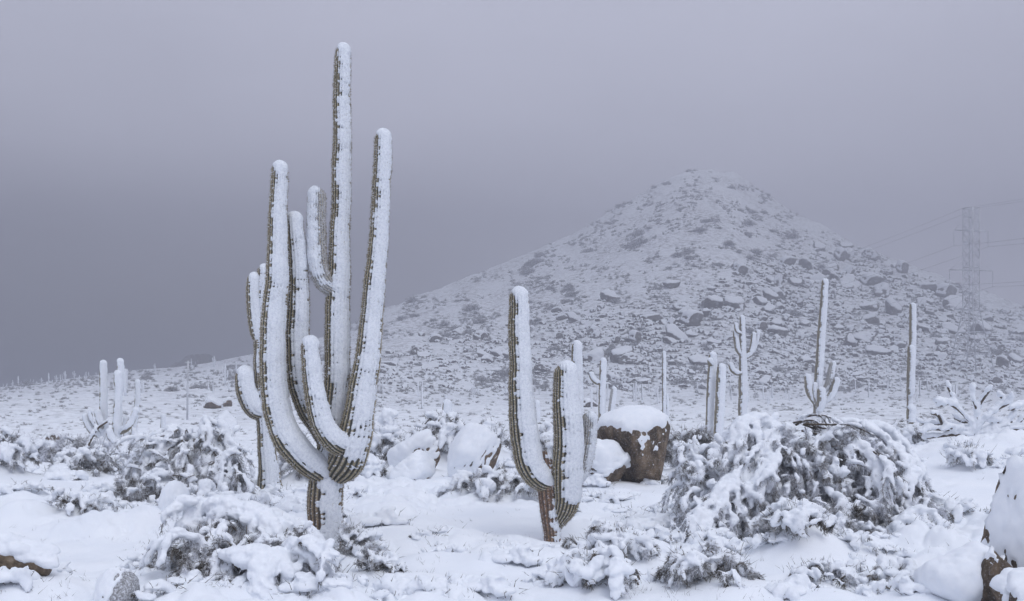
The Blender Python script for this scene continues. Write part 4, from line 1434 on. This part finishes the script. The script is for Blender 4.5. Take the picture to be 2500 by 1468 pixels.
class Bush:
    def __init__(s, seed):
        s.g = np.random.default_rng(seed)
        s.seed = seed
        s.wood, s.twig = Buf(), Buf()
        s.C, s.R = [], []

    def twigs(s, P, T, n, L, frost, r=0.0045, droop=0.6, spread=0.55, sub=2):
        """n fine twigs leaving the polyline P with tangents T"""
        g = s.g
        if n <= 0:
            return
        k = g.integers(max(1, int(len(P) * .12)), len(P), n)
        d = T[k] * 0.6 + np.array([0, 0, -droop]) + g.normal(0, spread, (n, 3))
        d /= np.linalg.norm(d, axis=1)[:, None]
        l = L * g.uniform(.4, 1.2, (n, 1))
        A = P[k] + g.normal(0, .008, (n, 3))
        mid = A + d * l * .55
        d2 = d + np.array([0, 0, -0.35]) + g.normal(0, .25, (n, 3))
        d2 /= np.linalg.norm(d2, axis=1)[:, None]
        B = mid + d2 * l * .45
        f = clump(A, g.normal(frost, .15, n), s.seed % 97)
        spikes(s.twig, A, mid + d * l * .25, r, f)
        spikes(s.twig, mid, B, r * .8, np.clip(f + .08, 0, 1))
        for _ in range(sub):
            t = g.uniform(.2, .9, (n, 1))
            q = A * (1 - t) + mid * t
            d3 = d * .7 + g.normal(0, .6, (n, 3))
            d3 /= np.linalg.norm(d3, axis=1)[:, None]
            spikes(s.twig, q, q + d3 * l * g.uniform(.25, .5, (n, 1)), r * .75, np.clip(f + g.normal(.08, .12, n), 0, 1))

    def pads(s, P, r0, r1, cover=1.0, flat=0.75, lift=0.5, long=1.7):
        """lumps of snow lying along P, radius r0 -> r1, drawn out along the branch"""
        g = s.g
        L = np.linalg.norm(np.diff(P, axis=0), axis=1).sum()
        n = max(2, int(L / (0.75 * 0.5 * (r0 + r1))))
        t = np.linspace(0, 1, n)
        ix = t * (len(P) - 1)
        Q = np.stack([np.interp(ix, np.arange(len(P)), P[:, c]) for c in range(3)], 1)
        T = np.gradient(Q, axis=0)
        T /= np.linalg.norm(T, axis=1)[:, None] + 1e-9
        r = (r0 + (r1 - r0) * t) * np.exp(g.normal(0, .22, n))
        # bare stretches come in runs, not one lump at a time
        ph = g.uniform(0, 6.28, 2)
        run = .5 + .3 * np.sin(t * 9 * L + ph[0]) + .2 * np.sin(t * 23 * L + ph[1])
        keep = run < cover + g.normal(0, .12, n)
        Q, r, T = Q[keep], r[keep], T[keep]
        if len(Q) == 0:
            return
        Q = Q + np.array([0, 0, 1]) * (lift * r)[:, None] + g.normal(0, .24, Q.shape) * r[:, None]
        B = np.cross(T, np.array([0, 0, 1.0]))
        B /= np.linalg.norm(B, axis=1)[:, None] + 1e-9
        U = np.cross(B, T)
        k = len(r)
        A = np.stack([T * (r * long * g.uniform(.8, 1.25, k))[:, None], B * (r * g.uniform(.8, 1.25, k))[:, None], U * (r * flat * g.uniform(.8, 1.1, k))[:, None]], 1)
        s.C.append(Q)
        s.R.append(A)

    def bough(s, ctrl, rs=(.07, .03), tw=60, twl=.12, frost=.5, cover=.9, wood=.012, fingers=3, droop=.6, frng=.4, tr=.0045):
        g = s.g
        ctrl = np.asarray(ctrl, float)
        P = catmull(ctrl, 26)
        T = np.gradient(P, axis=0)
        T /= np.linalg.norm(T, axis=1)[:, None] + 1e-9
        L = np.linalg.norm(np.diff(P, axis=0), axis=1).sum()
        tube(s.wood, P, np.linspace(wood, wood * .35, 26), 5)
        s.twigs(P, T, int(tw), twl, frost, tr, droop)
        if rs[0] > 0:
            s.pads(P, rs[0], rs[1], cover)
        for _ in range(fingers):
            k = int(g.integers(9, 23))
            lat = np.cross(T[k], [0, 0, 1.0])
            lat /= np.linalg.norm(lat) + 1e-9
            d = T[k] * .8 + lat * g.normal(0, .65) + np.array([0, 0, -.25 - .3 * g.random()])
            d /= np.linalg.norm(d)
            l = L * frng * g.uniform(.5, 1.1)
            Q = catmull([P[k], P[k] + d * l * .5 + [0, 0, .02], P[k] + d * l + np.array([0, 0, -.28 * l])], 14)
            TQ = np.gradient(Q, axis=0)
            TQ /= np.linalg.norm(TQ, axis=1)[:, None] + 1e-9
            tube(s.wood, Q, np.linspace(wood * .5, wood * .2, 14), 4)
            s.twigs(Q, TQ, int(tw * .5), twl * .85, frost, tr, droop)
            if rs[0] > 0:
                s.pads(Q, rs[0] * .78, rs[1] * .7, cover)

    def fill(s, c, rad, n, L, frost, tr=.005, rmax=.85):
        """tangled dark interior"""
        g = s.g
        d = g.normal(size=(n, 3))
        d /= np.linalg.norm(d, axis=1)[:, None]
        d[:, 2] = np.abs(d[:, 2])
        A = np.asarray(c) + d * np.asarray(rad) * (rmax * g.random((n, 1)) ** .5)
        dd = d * .4 + g.normal(0, .7, (n, 3)) + np.array([0, 0, -.3])
        dd /= np.linalg.norm(dd, axis=1)[:, None]
        l = L * g.uniform(.4, 1.2, (n, 1))
        f = clump(A, g.normal(frost, .15, n), s.seed % 97)
        spikes(s.twig, A, A + dd * l, tr, f)
        q = A + dd * l * .5
        d3 = dd * .7 + g.normal(0, .6, (n, 3))
        spikes(s.twig, q, q + d3 * l * .4, tr * .75, np.clip(f + .1, 0, 1))

    def build(s, name, label, cat, loc, voxel=.018, group=None, amp=.5):
        loc = np.asarray(loc, float)
        e = empty(name, loc, label, cat, group)
        if s.wood.n:
            link("branches", s.wood.mesh("branches", 'bark'), e)
        if s.twig.n:
            link("twigs", s.twig.mesh("twigs", 'twig', smooth=False, aname="frost"), e)
        if s.C:
            b = Buf()
            blobs(b, np.vstack(s.C), np.concatenate(s.R), ICO2)
            link("snow", fuse(b, voxel, amp, s.seed), e)
        return e


def dome(seed, rx, ry, h, nb, heavy, frost, tw, twl, fill, thin=None, top=(.5, .4), end=(.8, 1.1), zend=(0.02, .25), cover=.9, fingers=3, fillfrost=.25, tr=.0045, wood=.014):
    """boughs bent over from the crown to the ground"""
    b = Bush(seed)
    g = b.g
    for k in range(nb):
        phi = 2 * math.pi * (k + g.random()) / nb + 0.0
        c, s_ = math.cos(phi), math.sin(phi)
        rr = g.uniform(.05, 1.0) ** .7
        st = np.array([c * rx * top[0] * rr + g.normal(0, .05) * rx, s_ * ry * top[1] * rr, h * g.uniform(.72, 1.0) * (1 - .25 * rr * rr)])
        k_ = g.uniform(*end)
        en = np.array([c * rx * k_ + g.normal(0, .06) * rx, s_ * ry * k_ + g.normal(0, .06) * ry, h * g.uniform(*zend)])
        mid = st * .45 + en * .55
        mid[:2] *= 1.12
        mid[2] = st[2] * .62 + en[2] * .38 + h * g.uniform(.0, .12)
        mid2 = st * .8 + en * .2
        mid2[2] = max(st[2], h * .5) * g.uniform(.96, 1.08)
        hv, cv, fr = heavy, cover, frost
        if thin is not None:
            q = thin(c, s_, rr)
            hv, cv, fr = heavy * q[0], cover * q[1], frost * q[2]
        b.bough([st, mid2, mid, en], (hv, hv * .42), tw, twl, fr, cv, wood, fingers, tr=tr)
    if fill:
        b.fill((0, 0, 0), (rx * .9, ry * .9, h * .95), fill, twl * 1.5, fillfrost, tr * 1.1)
    return b


def sprays(b, o3, n, xr, yr, yf, lr, pad, frost, cov, side=0.0):
    """short ragged frosted sprays on the face of a bush, drooping every way"""
    g = b.g
    for _ in range(n):
        px_, py_ = g.uniform(*xr), g.uniform(*yr)
        p0 = at(px_, py_, yf(py_) + g.uniform(-.12, .40)) - o3
        d = np.array([g.normal(side, .55), -.35 + g.normal(0, .2), g.normal(-.35, .4)])
        l = g.uniform(*lr)
        b.bough([p0 - d * l * .4, p0 + [0, 0, .03], p0 + d * l * .6, p0 + d * l + [0, 0, -.25 * l]], (pad, pad * .52), 90, .10, frost, g.uniform(*cov), .007, 2, droop=.3, tr=.0044)


def heap(seed, rx, ry, h, nb, heavy, frost, tw, twl, fill, tr=.004, wood=.009, blanket=7, sprigs=60):
    """untidy low shrub: short boughs pointing every way under broken snow pads"""
    b = Bush(seed)
    g = b.g
    off = g.normal(0, .25, 2)
    for k in range(nb):
        a, r = g.uniform(0, 6.283), math.sqrt(g.random())
        ex = 1 + .25 * math.sin(2 * a + seed) + .15 * math.sin(5 * a + seed * 2)
        x, y = r * rx * ex * math.cos(a), r * ry * ex * math.sin(a)
        hz_ = h * max(1 - r * r, 0) ** .6 * g.uniform(.45, 1.1) * (1 + off[0] * x / rx)
        d = np.array([math.cos(a), math.sin(a)]) * (.25 + .6 * r) + g.normal(0, .6, 2)
        d /= np.linalg.norm(d) + 1e-6
        l = rx * g.uniform(.2, .5)
        p0 = np.array([x - d[0] * l * .5, y - d[1] * l * .5, max(hz_ - .3 * l, 0.01)])
        p1 = np.array([x, y, hz_ + .12 * l])
        p2 = np.array([x + d[0] * l * .45, y + d[1] * l * .45, max(hz_ - l * g.uniform(.0, .4), 0.01)])
        p3 = np.array([x + d[0] * l * .7, y + d[1] * l * .7, max(hz_ - l * g.uniform(.2, .9), -.02)])
        hv = heavy * math.exp(g.normal(0, .3))
        b.bough([p0, p1, p2, p3], (hv, hv * .5), tw, twl, frost, g.uniform(.25, .95), wood, 2, droop=g.uniform(-.3, .6), tr=tr)
    n = blanket
    if n:
        a, r = g.uniform(0, 6.283, n), np.sqrt(g.random(n)) * .75
        C = np.stack([r * rx * np.cos(a), r * ry * np.sin(a), h * (1 - r * r) ** .6 * .8], 1)
        R = heavy * np.exp(g.normal(.35, .3, n))
        b.C.append(C)
        b.R.append(np.stack([R * g.uniform(.9, 1.7, n), R * g.uniform(.9, 1.7, n), R * .5], 1)[:, :, None] * np.eye(3))
    n = sprigs
    a, r = g.uniform(0, 6.283, n), np.sqrt(g.random(n))
    A = np.stack([r * rx * np.cos(a), r * ry * np.sin(a), h * np.maximum(1 - r * r, 0) ** .6 * .9], 1)
    D = np.stack([np.cos(a) * r, np.sin(a) * r, .8 + 0 * a], 1) + g.normal(0, .5, (n, 3))
    B = A + D * twl * g.uniform(.5, 1.3, (n, 1))
    spikes(b.twig, A, B, tr, np.clip(g.normal(frost, .25, n), 0, 1))
    q = A * .4 + B * .6
    spikes(b.twig, q, q + (D + g.normal(0, .6, (n, 3))) * twl * .45, tr * .8, np.clip(g.normal(frost, .25, n), 0, 1))
    if fill:
        b.fill((0, 0, 0), (rx * .85, ry * .85, h * .8), fill, twl * 1.2, frost * .75, tr * 1.1)
    return b


def gz(px, Y):
    x = (px - PX0) / FPX * Y
    return np.array([x, Y, tz(x, Y)])


# the big collapsed bush at right
def big_thin(c, s_, rr):
    if s_ < -.2 and -.45 < c < .42:
        return (.62, .62, 1.05)
    if c > .4:
        return (.95, .9, 1.1)
    return (1.2, 1.0, 1.2)


b = dome(901, 1.72, 1.25, 1.06, 120, .034, .66, 200, .10, 5600, big_thin, cover=.66, fingers=7, fillfrost=.38, tr=.0044)
o3 = gz(1965, 14.6)
L_ = lambda px, py, Y: at(px, py + 24, Y) - o3
for rows, rs, cv in [
        ([(1905, 1030, 14.0), (1860, 1000, 13.9), (1815, 1005, 13.8), (1785, 1055, 13.7), (1775, 1100, 13.6)], (.10, .06), 1),
        ([(1880, 1012, 14.2), (1830, 1000, 14.1), (1800, 1030, 14.0), (1790, 1080, 13.9)], (.085, .05), 1),
        ([(1850, 1010, 13.9), (1845, 1050, 13.7), (1850, 1095, 13.6)], (.065, .04), 1),
        ([(1930, 1025, 14.0), (1890, 1050, 13.6), (1850, 1120, 13.3), (1800, 1190, 13.0)], (.07, .04), 1),
        ([(1950, 1000, 14.4), (1990, 990, 14.2), (2030, 1000, 14.1), (2060, 1020, 14.0)], (.03, .025), .7),
        ([(1960, 1012, 13.9), (2010, 1022, 13.8), (2070, 1020, 13.8), (2130, 1045, 13.6)], (.03, .03), .6),
        ([(2060, 1015, 14.2), (2110, 1020, 14.0), (2170, 1050, 13.8), (2220, 1110, 13.6), (2255, 1180, 13.4)], (.07, .04), 1),
        ([(2100, 1015, 14.3), (2160, 1030, 14.2), (2215, 1080, 14.1), (2262, 1160, 14.0)], (.075, .04), 1),
        ([(2080, 1050, 13.6), (2120, 1080, 13.3), (2150, 1130, 13.1), (2165, 1180, 12.9)], (.065, .04), 1),
        ([(1890, 1100, 13.3), (1860, 1140, 13.0), (1840, 1180, 12.9)], (.085, .05), 1),
        ([(1800, 1130, 13.2), (1760, 1180, 13.0), (1700, 1210, 12.9)], (.07, .04), 1),
        ([(1780, 1150, 13.0), (1740, 1215, 12.7), (1690, 1265, 12.5)], (.07, .04), 1)]:
    for q_ in range(4):
        J = b.g.normal(0, .075, 3) * (q_ > 0)
        b.bough([L_(*r) + J * (.4 + .3 * i_) + b.g.normal(0, .02, 3) for i_, r in enumerate(rows)], (rs[0] * (.85 if q_ == 0 else .6), rs[1] * .75), 130 if rs[0] > .04 else 30, .11, .68, cv * (1 if q_ == 0 else .7), .016, 4, tr=.0038)
sprays(b, o3, 190, (1870, 2175), (1045, 1268), lambda q: 13.75 - 1.0 * (q - 1030) / 230, (.16, .34), .034, .70, (.2, .85))
sprays(b, o3, 130, (1660, 1890), (1080, 1275), lambda q: 13.5 - .9 * (q - 1080) / 195, (.14, .30), .036, .72, (.4, 1.0))
sprays(b, o3, 60, (2120, 2205), (1100, 1200), lambda q: 13.9 - .4 * (q - 1100) / 100, (.14, .28), .032, .70, (.3, .9), .35)
sprays(b, o3, 50, (2160, 2265), (1200, 1295), lambda q: 13.5 - .4 * (q - 1200) / 95, (.14, .28), .032, .70, (.3, .9), .35)
b.build("bush", "huge collapsed snow laden bush with a dark twiggy hollow in its middle", "bush", o3, .02)

# drooping bush at left
b = dome(911, 1.08, .9, 1.08, 72, .040, .58, 230, .14, 3600, lambda c, s_, r: (.8, .8, .9) if s_ < 0 and abs(c) < .3 else (1.15, 1, 1.1), end=(.7, 1.05), zend=(.0, .2), fillfrost=.34, fingers=6, cover=.58, tr=.0045)
o3 = gz(462, 17.6)
for rows in [[(490, 1060, 17.4), (500, 1030, 17.4), (510, 1050, 17.2), (515, 1085, 17.1)], [(510, 1030, 17.6), (545, 1045, 17.4), (560, 1075, 17.3), (600, 1100, 17.2)]]:
    b.bough([at(*r) - o3 for r in rows], (.05, .04), 120, .14, .4, .8, .03, 2)
sprays(b, o3, 90, (330, 600), (1060, 1205), lambda q: 17.25 - .75 * (q - 1060) / 145, (.22, .46), .042, .60, (.25, .95))
b.build("bush", "tall bowed brown bush with heavy drooping snowy boughs, left of the tallest cactus", "bush", o3, .024)

# the low sprawling bush in the left foreground
b = heap(921, .86, .70, .46, 95, .036, .58, 120, .095, 1300, tr=.0044, blanket=12, sprigs=500)
o3 = gz(570, 10.6)
for rows, rs, tw in [
        ([(500, 1360, 10.2), (480, 1320, 10.1), (430, 1310, 10.0), (385, 1330, 9.9), (362, 1370, 9.9)], (.05, .055), 260),
        ([(470, 1400, 10.2), (455, 1365, 10.1), (430, 1340, 10.0), (405, 1350, 10.0)], (.0, .0), 240),
        ([(520, 1400, 10.1), (500, 1420, 9.9), (470, 1440, 9.8), (430, 1468, 9.7)], (.0, .0), 200),
        ([(590, 1330, 10.2), (560, 1370, 10.0), (540, 1400, 9.9)], (.05, .03), 260),
        ([(520, 1260, 10.9), (570, 1250, 10.7), (640, 1275, 10.6), (700, 1300, 10.5)], (.11, .08), 60),
        ([(620, 1260, 10.8), (680, 1275, 10.8), (740, 1310, 10.8), (765, 1340, 10.7)], (.12, .07), 60),
        ([(560, 1370, 10.0), (600, 1362, 9.8), (640, 1372, 9.7), (660, 1400, 9.6)], (.12, .10), 20),
        ([(500, 1240, 11.0), (470, 1260, 10.9), (440, 1290, 10.8)], (.10, .07), 30),
        ([(690, 1360, 10.1), (720, 1350, 9.9), (770, 1370, 9.8), (790, 1400, 9.7)], (.07, .05), 120),
        ([(680, 1380, 10.0), (700, 1420, 9.7), (740, 1460, 9.5)], (.04, .04), 200),
        ([(600, 1420, 9.8), (570, 1440, 9.6), (560, 1470, 9.5)], (.07, .06), 120),
        ([(650, 1410, 9.7), (640, 1440, 9.5), (660, 1475, 9.4)], (.08, .07), 90)]:
    for q_ in range(3 if rs[0] > .055 else 1):
        J = b.g.normal(0, .07, 3) * (q_ > 0)
        b.bough([at(*r) - o3 + J * (.5 + .3 * i_) for i_, r in enumerate(rows)], (rs[0] * .72, rs[1] * .72), tw * (.8 if tw < 130 else .36), .09, .62, .95 if q_ == 0 else .6, .011, 5 if rs[0] > 0 else 2, tr=.0044)
sprays(b, o3, 60, (420, 780), (1290, 1450), lambda q: 10.4 - .75 * (q - 1290) / 160, (.12, .26), .026, .55, (.0, .6))
b.build("bush", "low sprawling foreground bush at the foot of the tallest cactus, thick snow over grey twigs", "bush", o3, .015)

for k, (lab, px, Y, w, h, nb, hv, fr, tw, twl, fl) in enumerate(SMALL):
    rx = w / 2 / FPX * Y
    hh = h / FPX * Y
    fr = fr + (.16 if Y > 15 else .06)
    fl = int(fl * (.6 if Y > 15 else .8))
    trr = max(.0038, .00028 * Y)
    b = heap(1000 + k * 13, rx * .95, rx * .7, hh * .9, int(nb * 1.5), max(hv * .75, 1.9 * max(.015, .0011 * Y)), fr, int(tw * 1.3), twl, int(fl * 1.3), tr=trr, wood=.010 if Y < 20 else .016)
    if Y > 15:
        o3 = gz(px, Y)
    else:
        o3 = gz(px, Y)
    b.build("shrub", lab, "shrub", o3 - np.array([0, 0, .03]), max(.015, .0011 * Y))

# small plants almost buried in the foreground snow
PR = []
for k in range(6):
    b = heap(1500 + k * 7, .24, .19, .10, 6 + 2 * (k % 3), .042, .4, 10, .06, 25, tr=.0036, wood=.006, blanket=3, sprigs=14)
    PR.append(b)
rg = np.random.default_rng(23)
pe = [b.build("buried_plant", "tiny plant nearly buried in the foreground snow", "plant", (0, 0, -5), .013, "tiny plants nearly buried in the foreground snow") for b in PR]
pos = []
tries = 0
while len(pos) < 210 and tries < 20000:
    tries += 1
    px, py = rg.uniform(-20, 2520), 1118 + 345 * rg.random() ** 1.1
    Y = EYE * FPX / (py - PYH)
    x = (px - PX0) / FPX * Y
    if gnoise(np.array([[x / 2.2, Y / 2.2, 5.]]), 99)[0] < -0.12 or (130 < px < 330 and py > 1310) or (880 < px < 1330 and py < 1400 and rg.random() < .75):
        continue
    if any((x - a) ** 2 + (Y - c) ** 2 < .006 * Y for a, c in pos):
        continue
    pos.append((x, Y))
for k, (x, Y) in enumerate(pos):
    src = pe[k % 6]
    if k < 6:
        o = src
    else:
        o = src.copy()
        COL.objects.link(o)
        for ch in src.children:
            c = ch.copy()
            COL.objects.link(c)
            c.parent = o
    o.location = (x, Y, tz(x, Y) - .03)
    s_ = rg.uniform(.6, 1.6) * (1 + .04 * max(Y - 12, 0))
    o.scale = (s_, s_, s_ * rg.uniform(.7, 1.0))
    o.rotation_euler = (0, 0, rg.uniform(0, 6.28))

# dead grass tips and twig litter poking through the near snow: nobody could count them
def litter():
    g = np.random.default_rng(311)
    b = Buf()
    n = 3000
    px, py = g.uniform(-40, 2540, n), 1080 + 388 * g.random(n)
    Y = EYE * FPX / (py - PYH)
    x = (px - PX0) / FPX * Y
    cl = gnoise(np.stack([x / .9, Y / .9, 0 * x + 3], 1), 313) + .6 * gnoise(np.stack([x / 2.5, Y / 2.5, 0 * x], 1), 314)
    k = cl > 0.16
    x, Y = x[k], Y[k]
    m = 4
    x = np.repeat(x, m) + g.normal(0, .03, len(x) * m)
    Y = np.repeat(Y, m) + g.normal(0, .03, len(Y) * m)
    z = terrain(x, Y)
    A = np.stack([x, Y, z - .02], 1)
    D = np.stack([g.normal(0, .6, len(x)), g.normal(0, .6, len(x)), g.uniform(.2, 1.1, len(x))], 1)
    spikes(b, A, A + D * (g.uniform(.03, .10, (len(x), 1))), .0028, np.clip(g.normal(.5, .25, len(x)), 0, 1))
    tag(link("dead_grass", b.mesh("dead_grass", 'twig', smooth=False, aname="frost")), "dead grass tips and twig litter poking through the near snow", "grass", None, "stuff")


litter()

# the branching cholla at right
b = Bush(931)
YC = 22.0
o3 = gz(2380, YC)
CH = [[(2378, 1062), (2370, 1035), (2345, 1005), (2315, 985), (2292, 975)], [(2345, 1005), (2330, 985), (2322, 962), (2314, 945)], [(2315, 985), (2296, 990), (2285, 980)],
      [(2378, 1060), (2385, 1030), (2384, 1000), (2376, 975), (2374, 950)], [(2384, 1000), (2400, 975), (2417, 952)], [(2380, 1058), (2405, 1025), (2435, 1000), (2462, 985), (2470, 965)],
      [(2435, 1000), (2450, 980), (2440, 965)], [(2378, 1062), (2340, 1045), (2300, 1035), (2260, 1036), (2243, 1028)], [(2340, 1045), (2310, 1050), (2275, 1048), (2250, 1056)],
      [(2382, 1066), (2420, 1050), (2452, 1040), (2470, 1018)], [(2400, 1066), (2440, 1058), (2480, 1050), (2510, 1050)], [(2470, 1050), (2490, 1030), (2510, 1010)], [(2365, 1066), (2330, 1062), (2290, 1066), (2262, 1070)],
      [(2470, 1000), (2490, 990), (2512, 985)], [(2300, 1035), (2290, 1015), (2275, 1010)], [(2365, 1030), (2350, 1030), (2330, 1020)], [(2420, 1030), (2445, 1030), (2470, 1030)], [(2340, 1055), (2320, 1045), (2305, 1050)]]
for rows in CH:
    dy = b.g.normal(0, .25)
    P = catmull([at(r[0], r[1], YC + dy * (i / 3)) - o3 for i, r in enumerate(rows)], 22)
    tube(b.wood, P, np.linspace(.036, .026, 22), 7)
    b.pads(P + [0, 0, .025], .060, .050, 1.6, flat=.95, lift=.35)
    T = np.gradient(P, axis=0)
    b.twigs(P, T / np.linalg.norm(T, axis=1)[:, None], 30, .05, .35, .005, droop=.3, sub=0)
b.build("cholla", "sprawling staghorn shaped cactus with fat snow along every branch, right edge", "cholla", o3, .024)

# bare sprig
b = Bush(941)
o3 = gz(1655, 11.6)
for rows in [[(1662, 1400), (1660, 1350), (1668, 1315), (1678, 1285), (1676, 1262)], [(1668, 1315), (1652, 1290), (1640, 1270)], [(1650, 1400), (1640, 1345), (1638, 1300), (1640, 1272)], [(1668, 1315), (1684, 1305)]]:
    P = catmull([at(r[0], r[1], 11.6) - o3 for r in rows], 16)
    tube(b.wood, P, np.linspace(.010, .005, 16), 5)
    T = np.gradient(P, axis=0)
    b.twigs(P[8:], T[8:] / np.linalg.norm(T[8:], axis=1)[:, None], 26, .05, .5, .0035, droop=-.4)
    b.pads(P, .010, .010, 1.6, flat=1.1, lift=.3)
b.build("sprig", "thin upright bare sprig sticking out of the snow left of the huge bush", "sprig", o3, .008)

# dead branch leaning at left
b = Bush(951)
o3 = gz(215, 23.0)
for rows, r in [([(188, 1140), (212, 1095), (236, 1050), (262, 1030)], .035), ([(236, 1050), (228, 1020), (222, 1005)], .012), ([(205, 1125), (245, 1112), (290, 1108)], .022), ([(235, 1140), (262, 1120), (285, 1105)], .018)]:
    P = catmull([at(a, c, 23.0) - o3 for a, c in rows], 18)
    tube(b.wood, P, np.linspace(r, r * .5, 18), 6)
    b.pads(P + [0, 0, r], .032, .025, .95, flat=.8)
b.build("dead_branch", "leaning dead branch with a white snow stripe below the left hand saguaro cluster", "branch", o3, .018)

# the fallen log
LY = 9.7
lp = [at(-90, 1358, LY), at(0, 1368, LY), at(60, 1376, LY), at(118, 1382, LY)]
rows = [(*lp[0], .112), (*lp[1], .112), (*lp[2], .106), (*lp[3], .098)]
lo = lp[2]
o = stem("fallen_log", rows, None, lo, ribs=9, seg=10, ds=.016, snow=.004, cap=.0, c0=0.75, wind=np.array([0.0, -0.15, 1.0]), spine=False, depth=.03, dust=.15, lump=1.0, rounded=False, mat='log', under=0)
o.location = lo
b = Bush(961)
P = catmull([at(-90, 1338, LY), at(0, 1342, LY - .03), at(60, 1350, LY - .03), at(104, 1360, LY - .03)], 30) - lo
b.pads(P, .085, .075, 1.5, flat=.9, lift=.25)
b.pads(P + [0, .07, .02], .09, .08, 1.5, flat=.8, lift=.2)
b.pads(P[-9:] + [.05, -.05, -.05], .05, .05, .8, flat=1.0, lift=.1)
bb = Buf()
blobs(bb, np.vstack(b.C), np.concatenate(b.R), ICO2)
for c_ in list(o.children):
    bpy.data.objects.remove(c_)
link("snow", fuse(bb, .016, .5, 7), o)
tag(o, "brown bare fallen log under a thick snow roll in the lower left corner", "log")

# ------------------------------------------------------------------ haze
def build_haze():
    m = bpy.data.materials.new("haze")
    m.use_nodes = True
    t = m.node_tree
    t.nodes.clear()
    o_ = t.nodes.new("ShaderNodeOutputMaterial")
    v = t.nodes.new("ShaderNodeVolumePrincipled")
    v.inputs['Color'].default_value = (0.585, 0.595, 0.655, 1)
    v.inputs['Density'].default_value = 0.0043
    v.inputs['Anisotropy'].default_value = 0.8
    t.links.new(v.outputs[0], o_.inputs['Volume'])
    MAT['haze'] = m
    x, y0, y1, z0, z1 = 530.0, -530.0, 530.0, -27.0, 93.0
    V = [(a, b, c) for a in (-x, x) for b in (y0, y1) for c in (z0, z1)]
    F = [(0, 1, 3, 2), (4, 6, 7, 5), (0, 4, 5, 1), (2, 3, 7, 6), (0, 2, 6, 4), (1, 5, 7, 3)]
    tag(link("haze", make_mesh("haze", V, [np.array(F)], ['haze'], None, False)), kind="stuff")


build_haze()
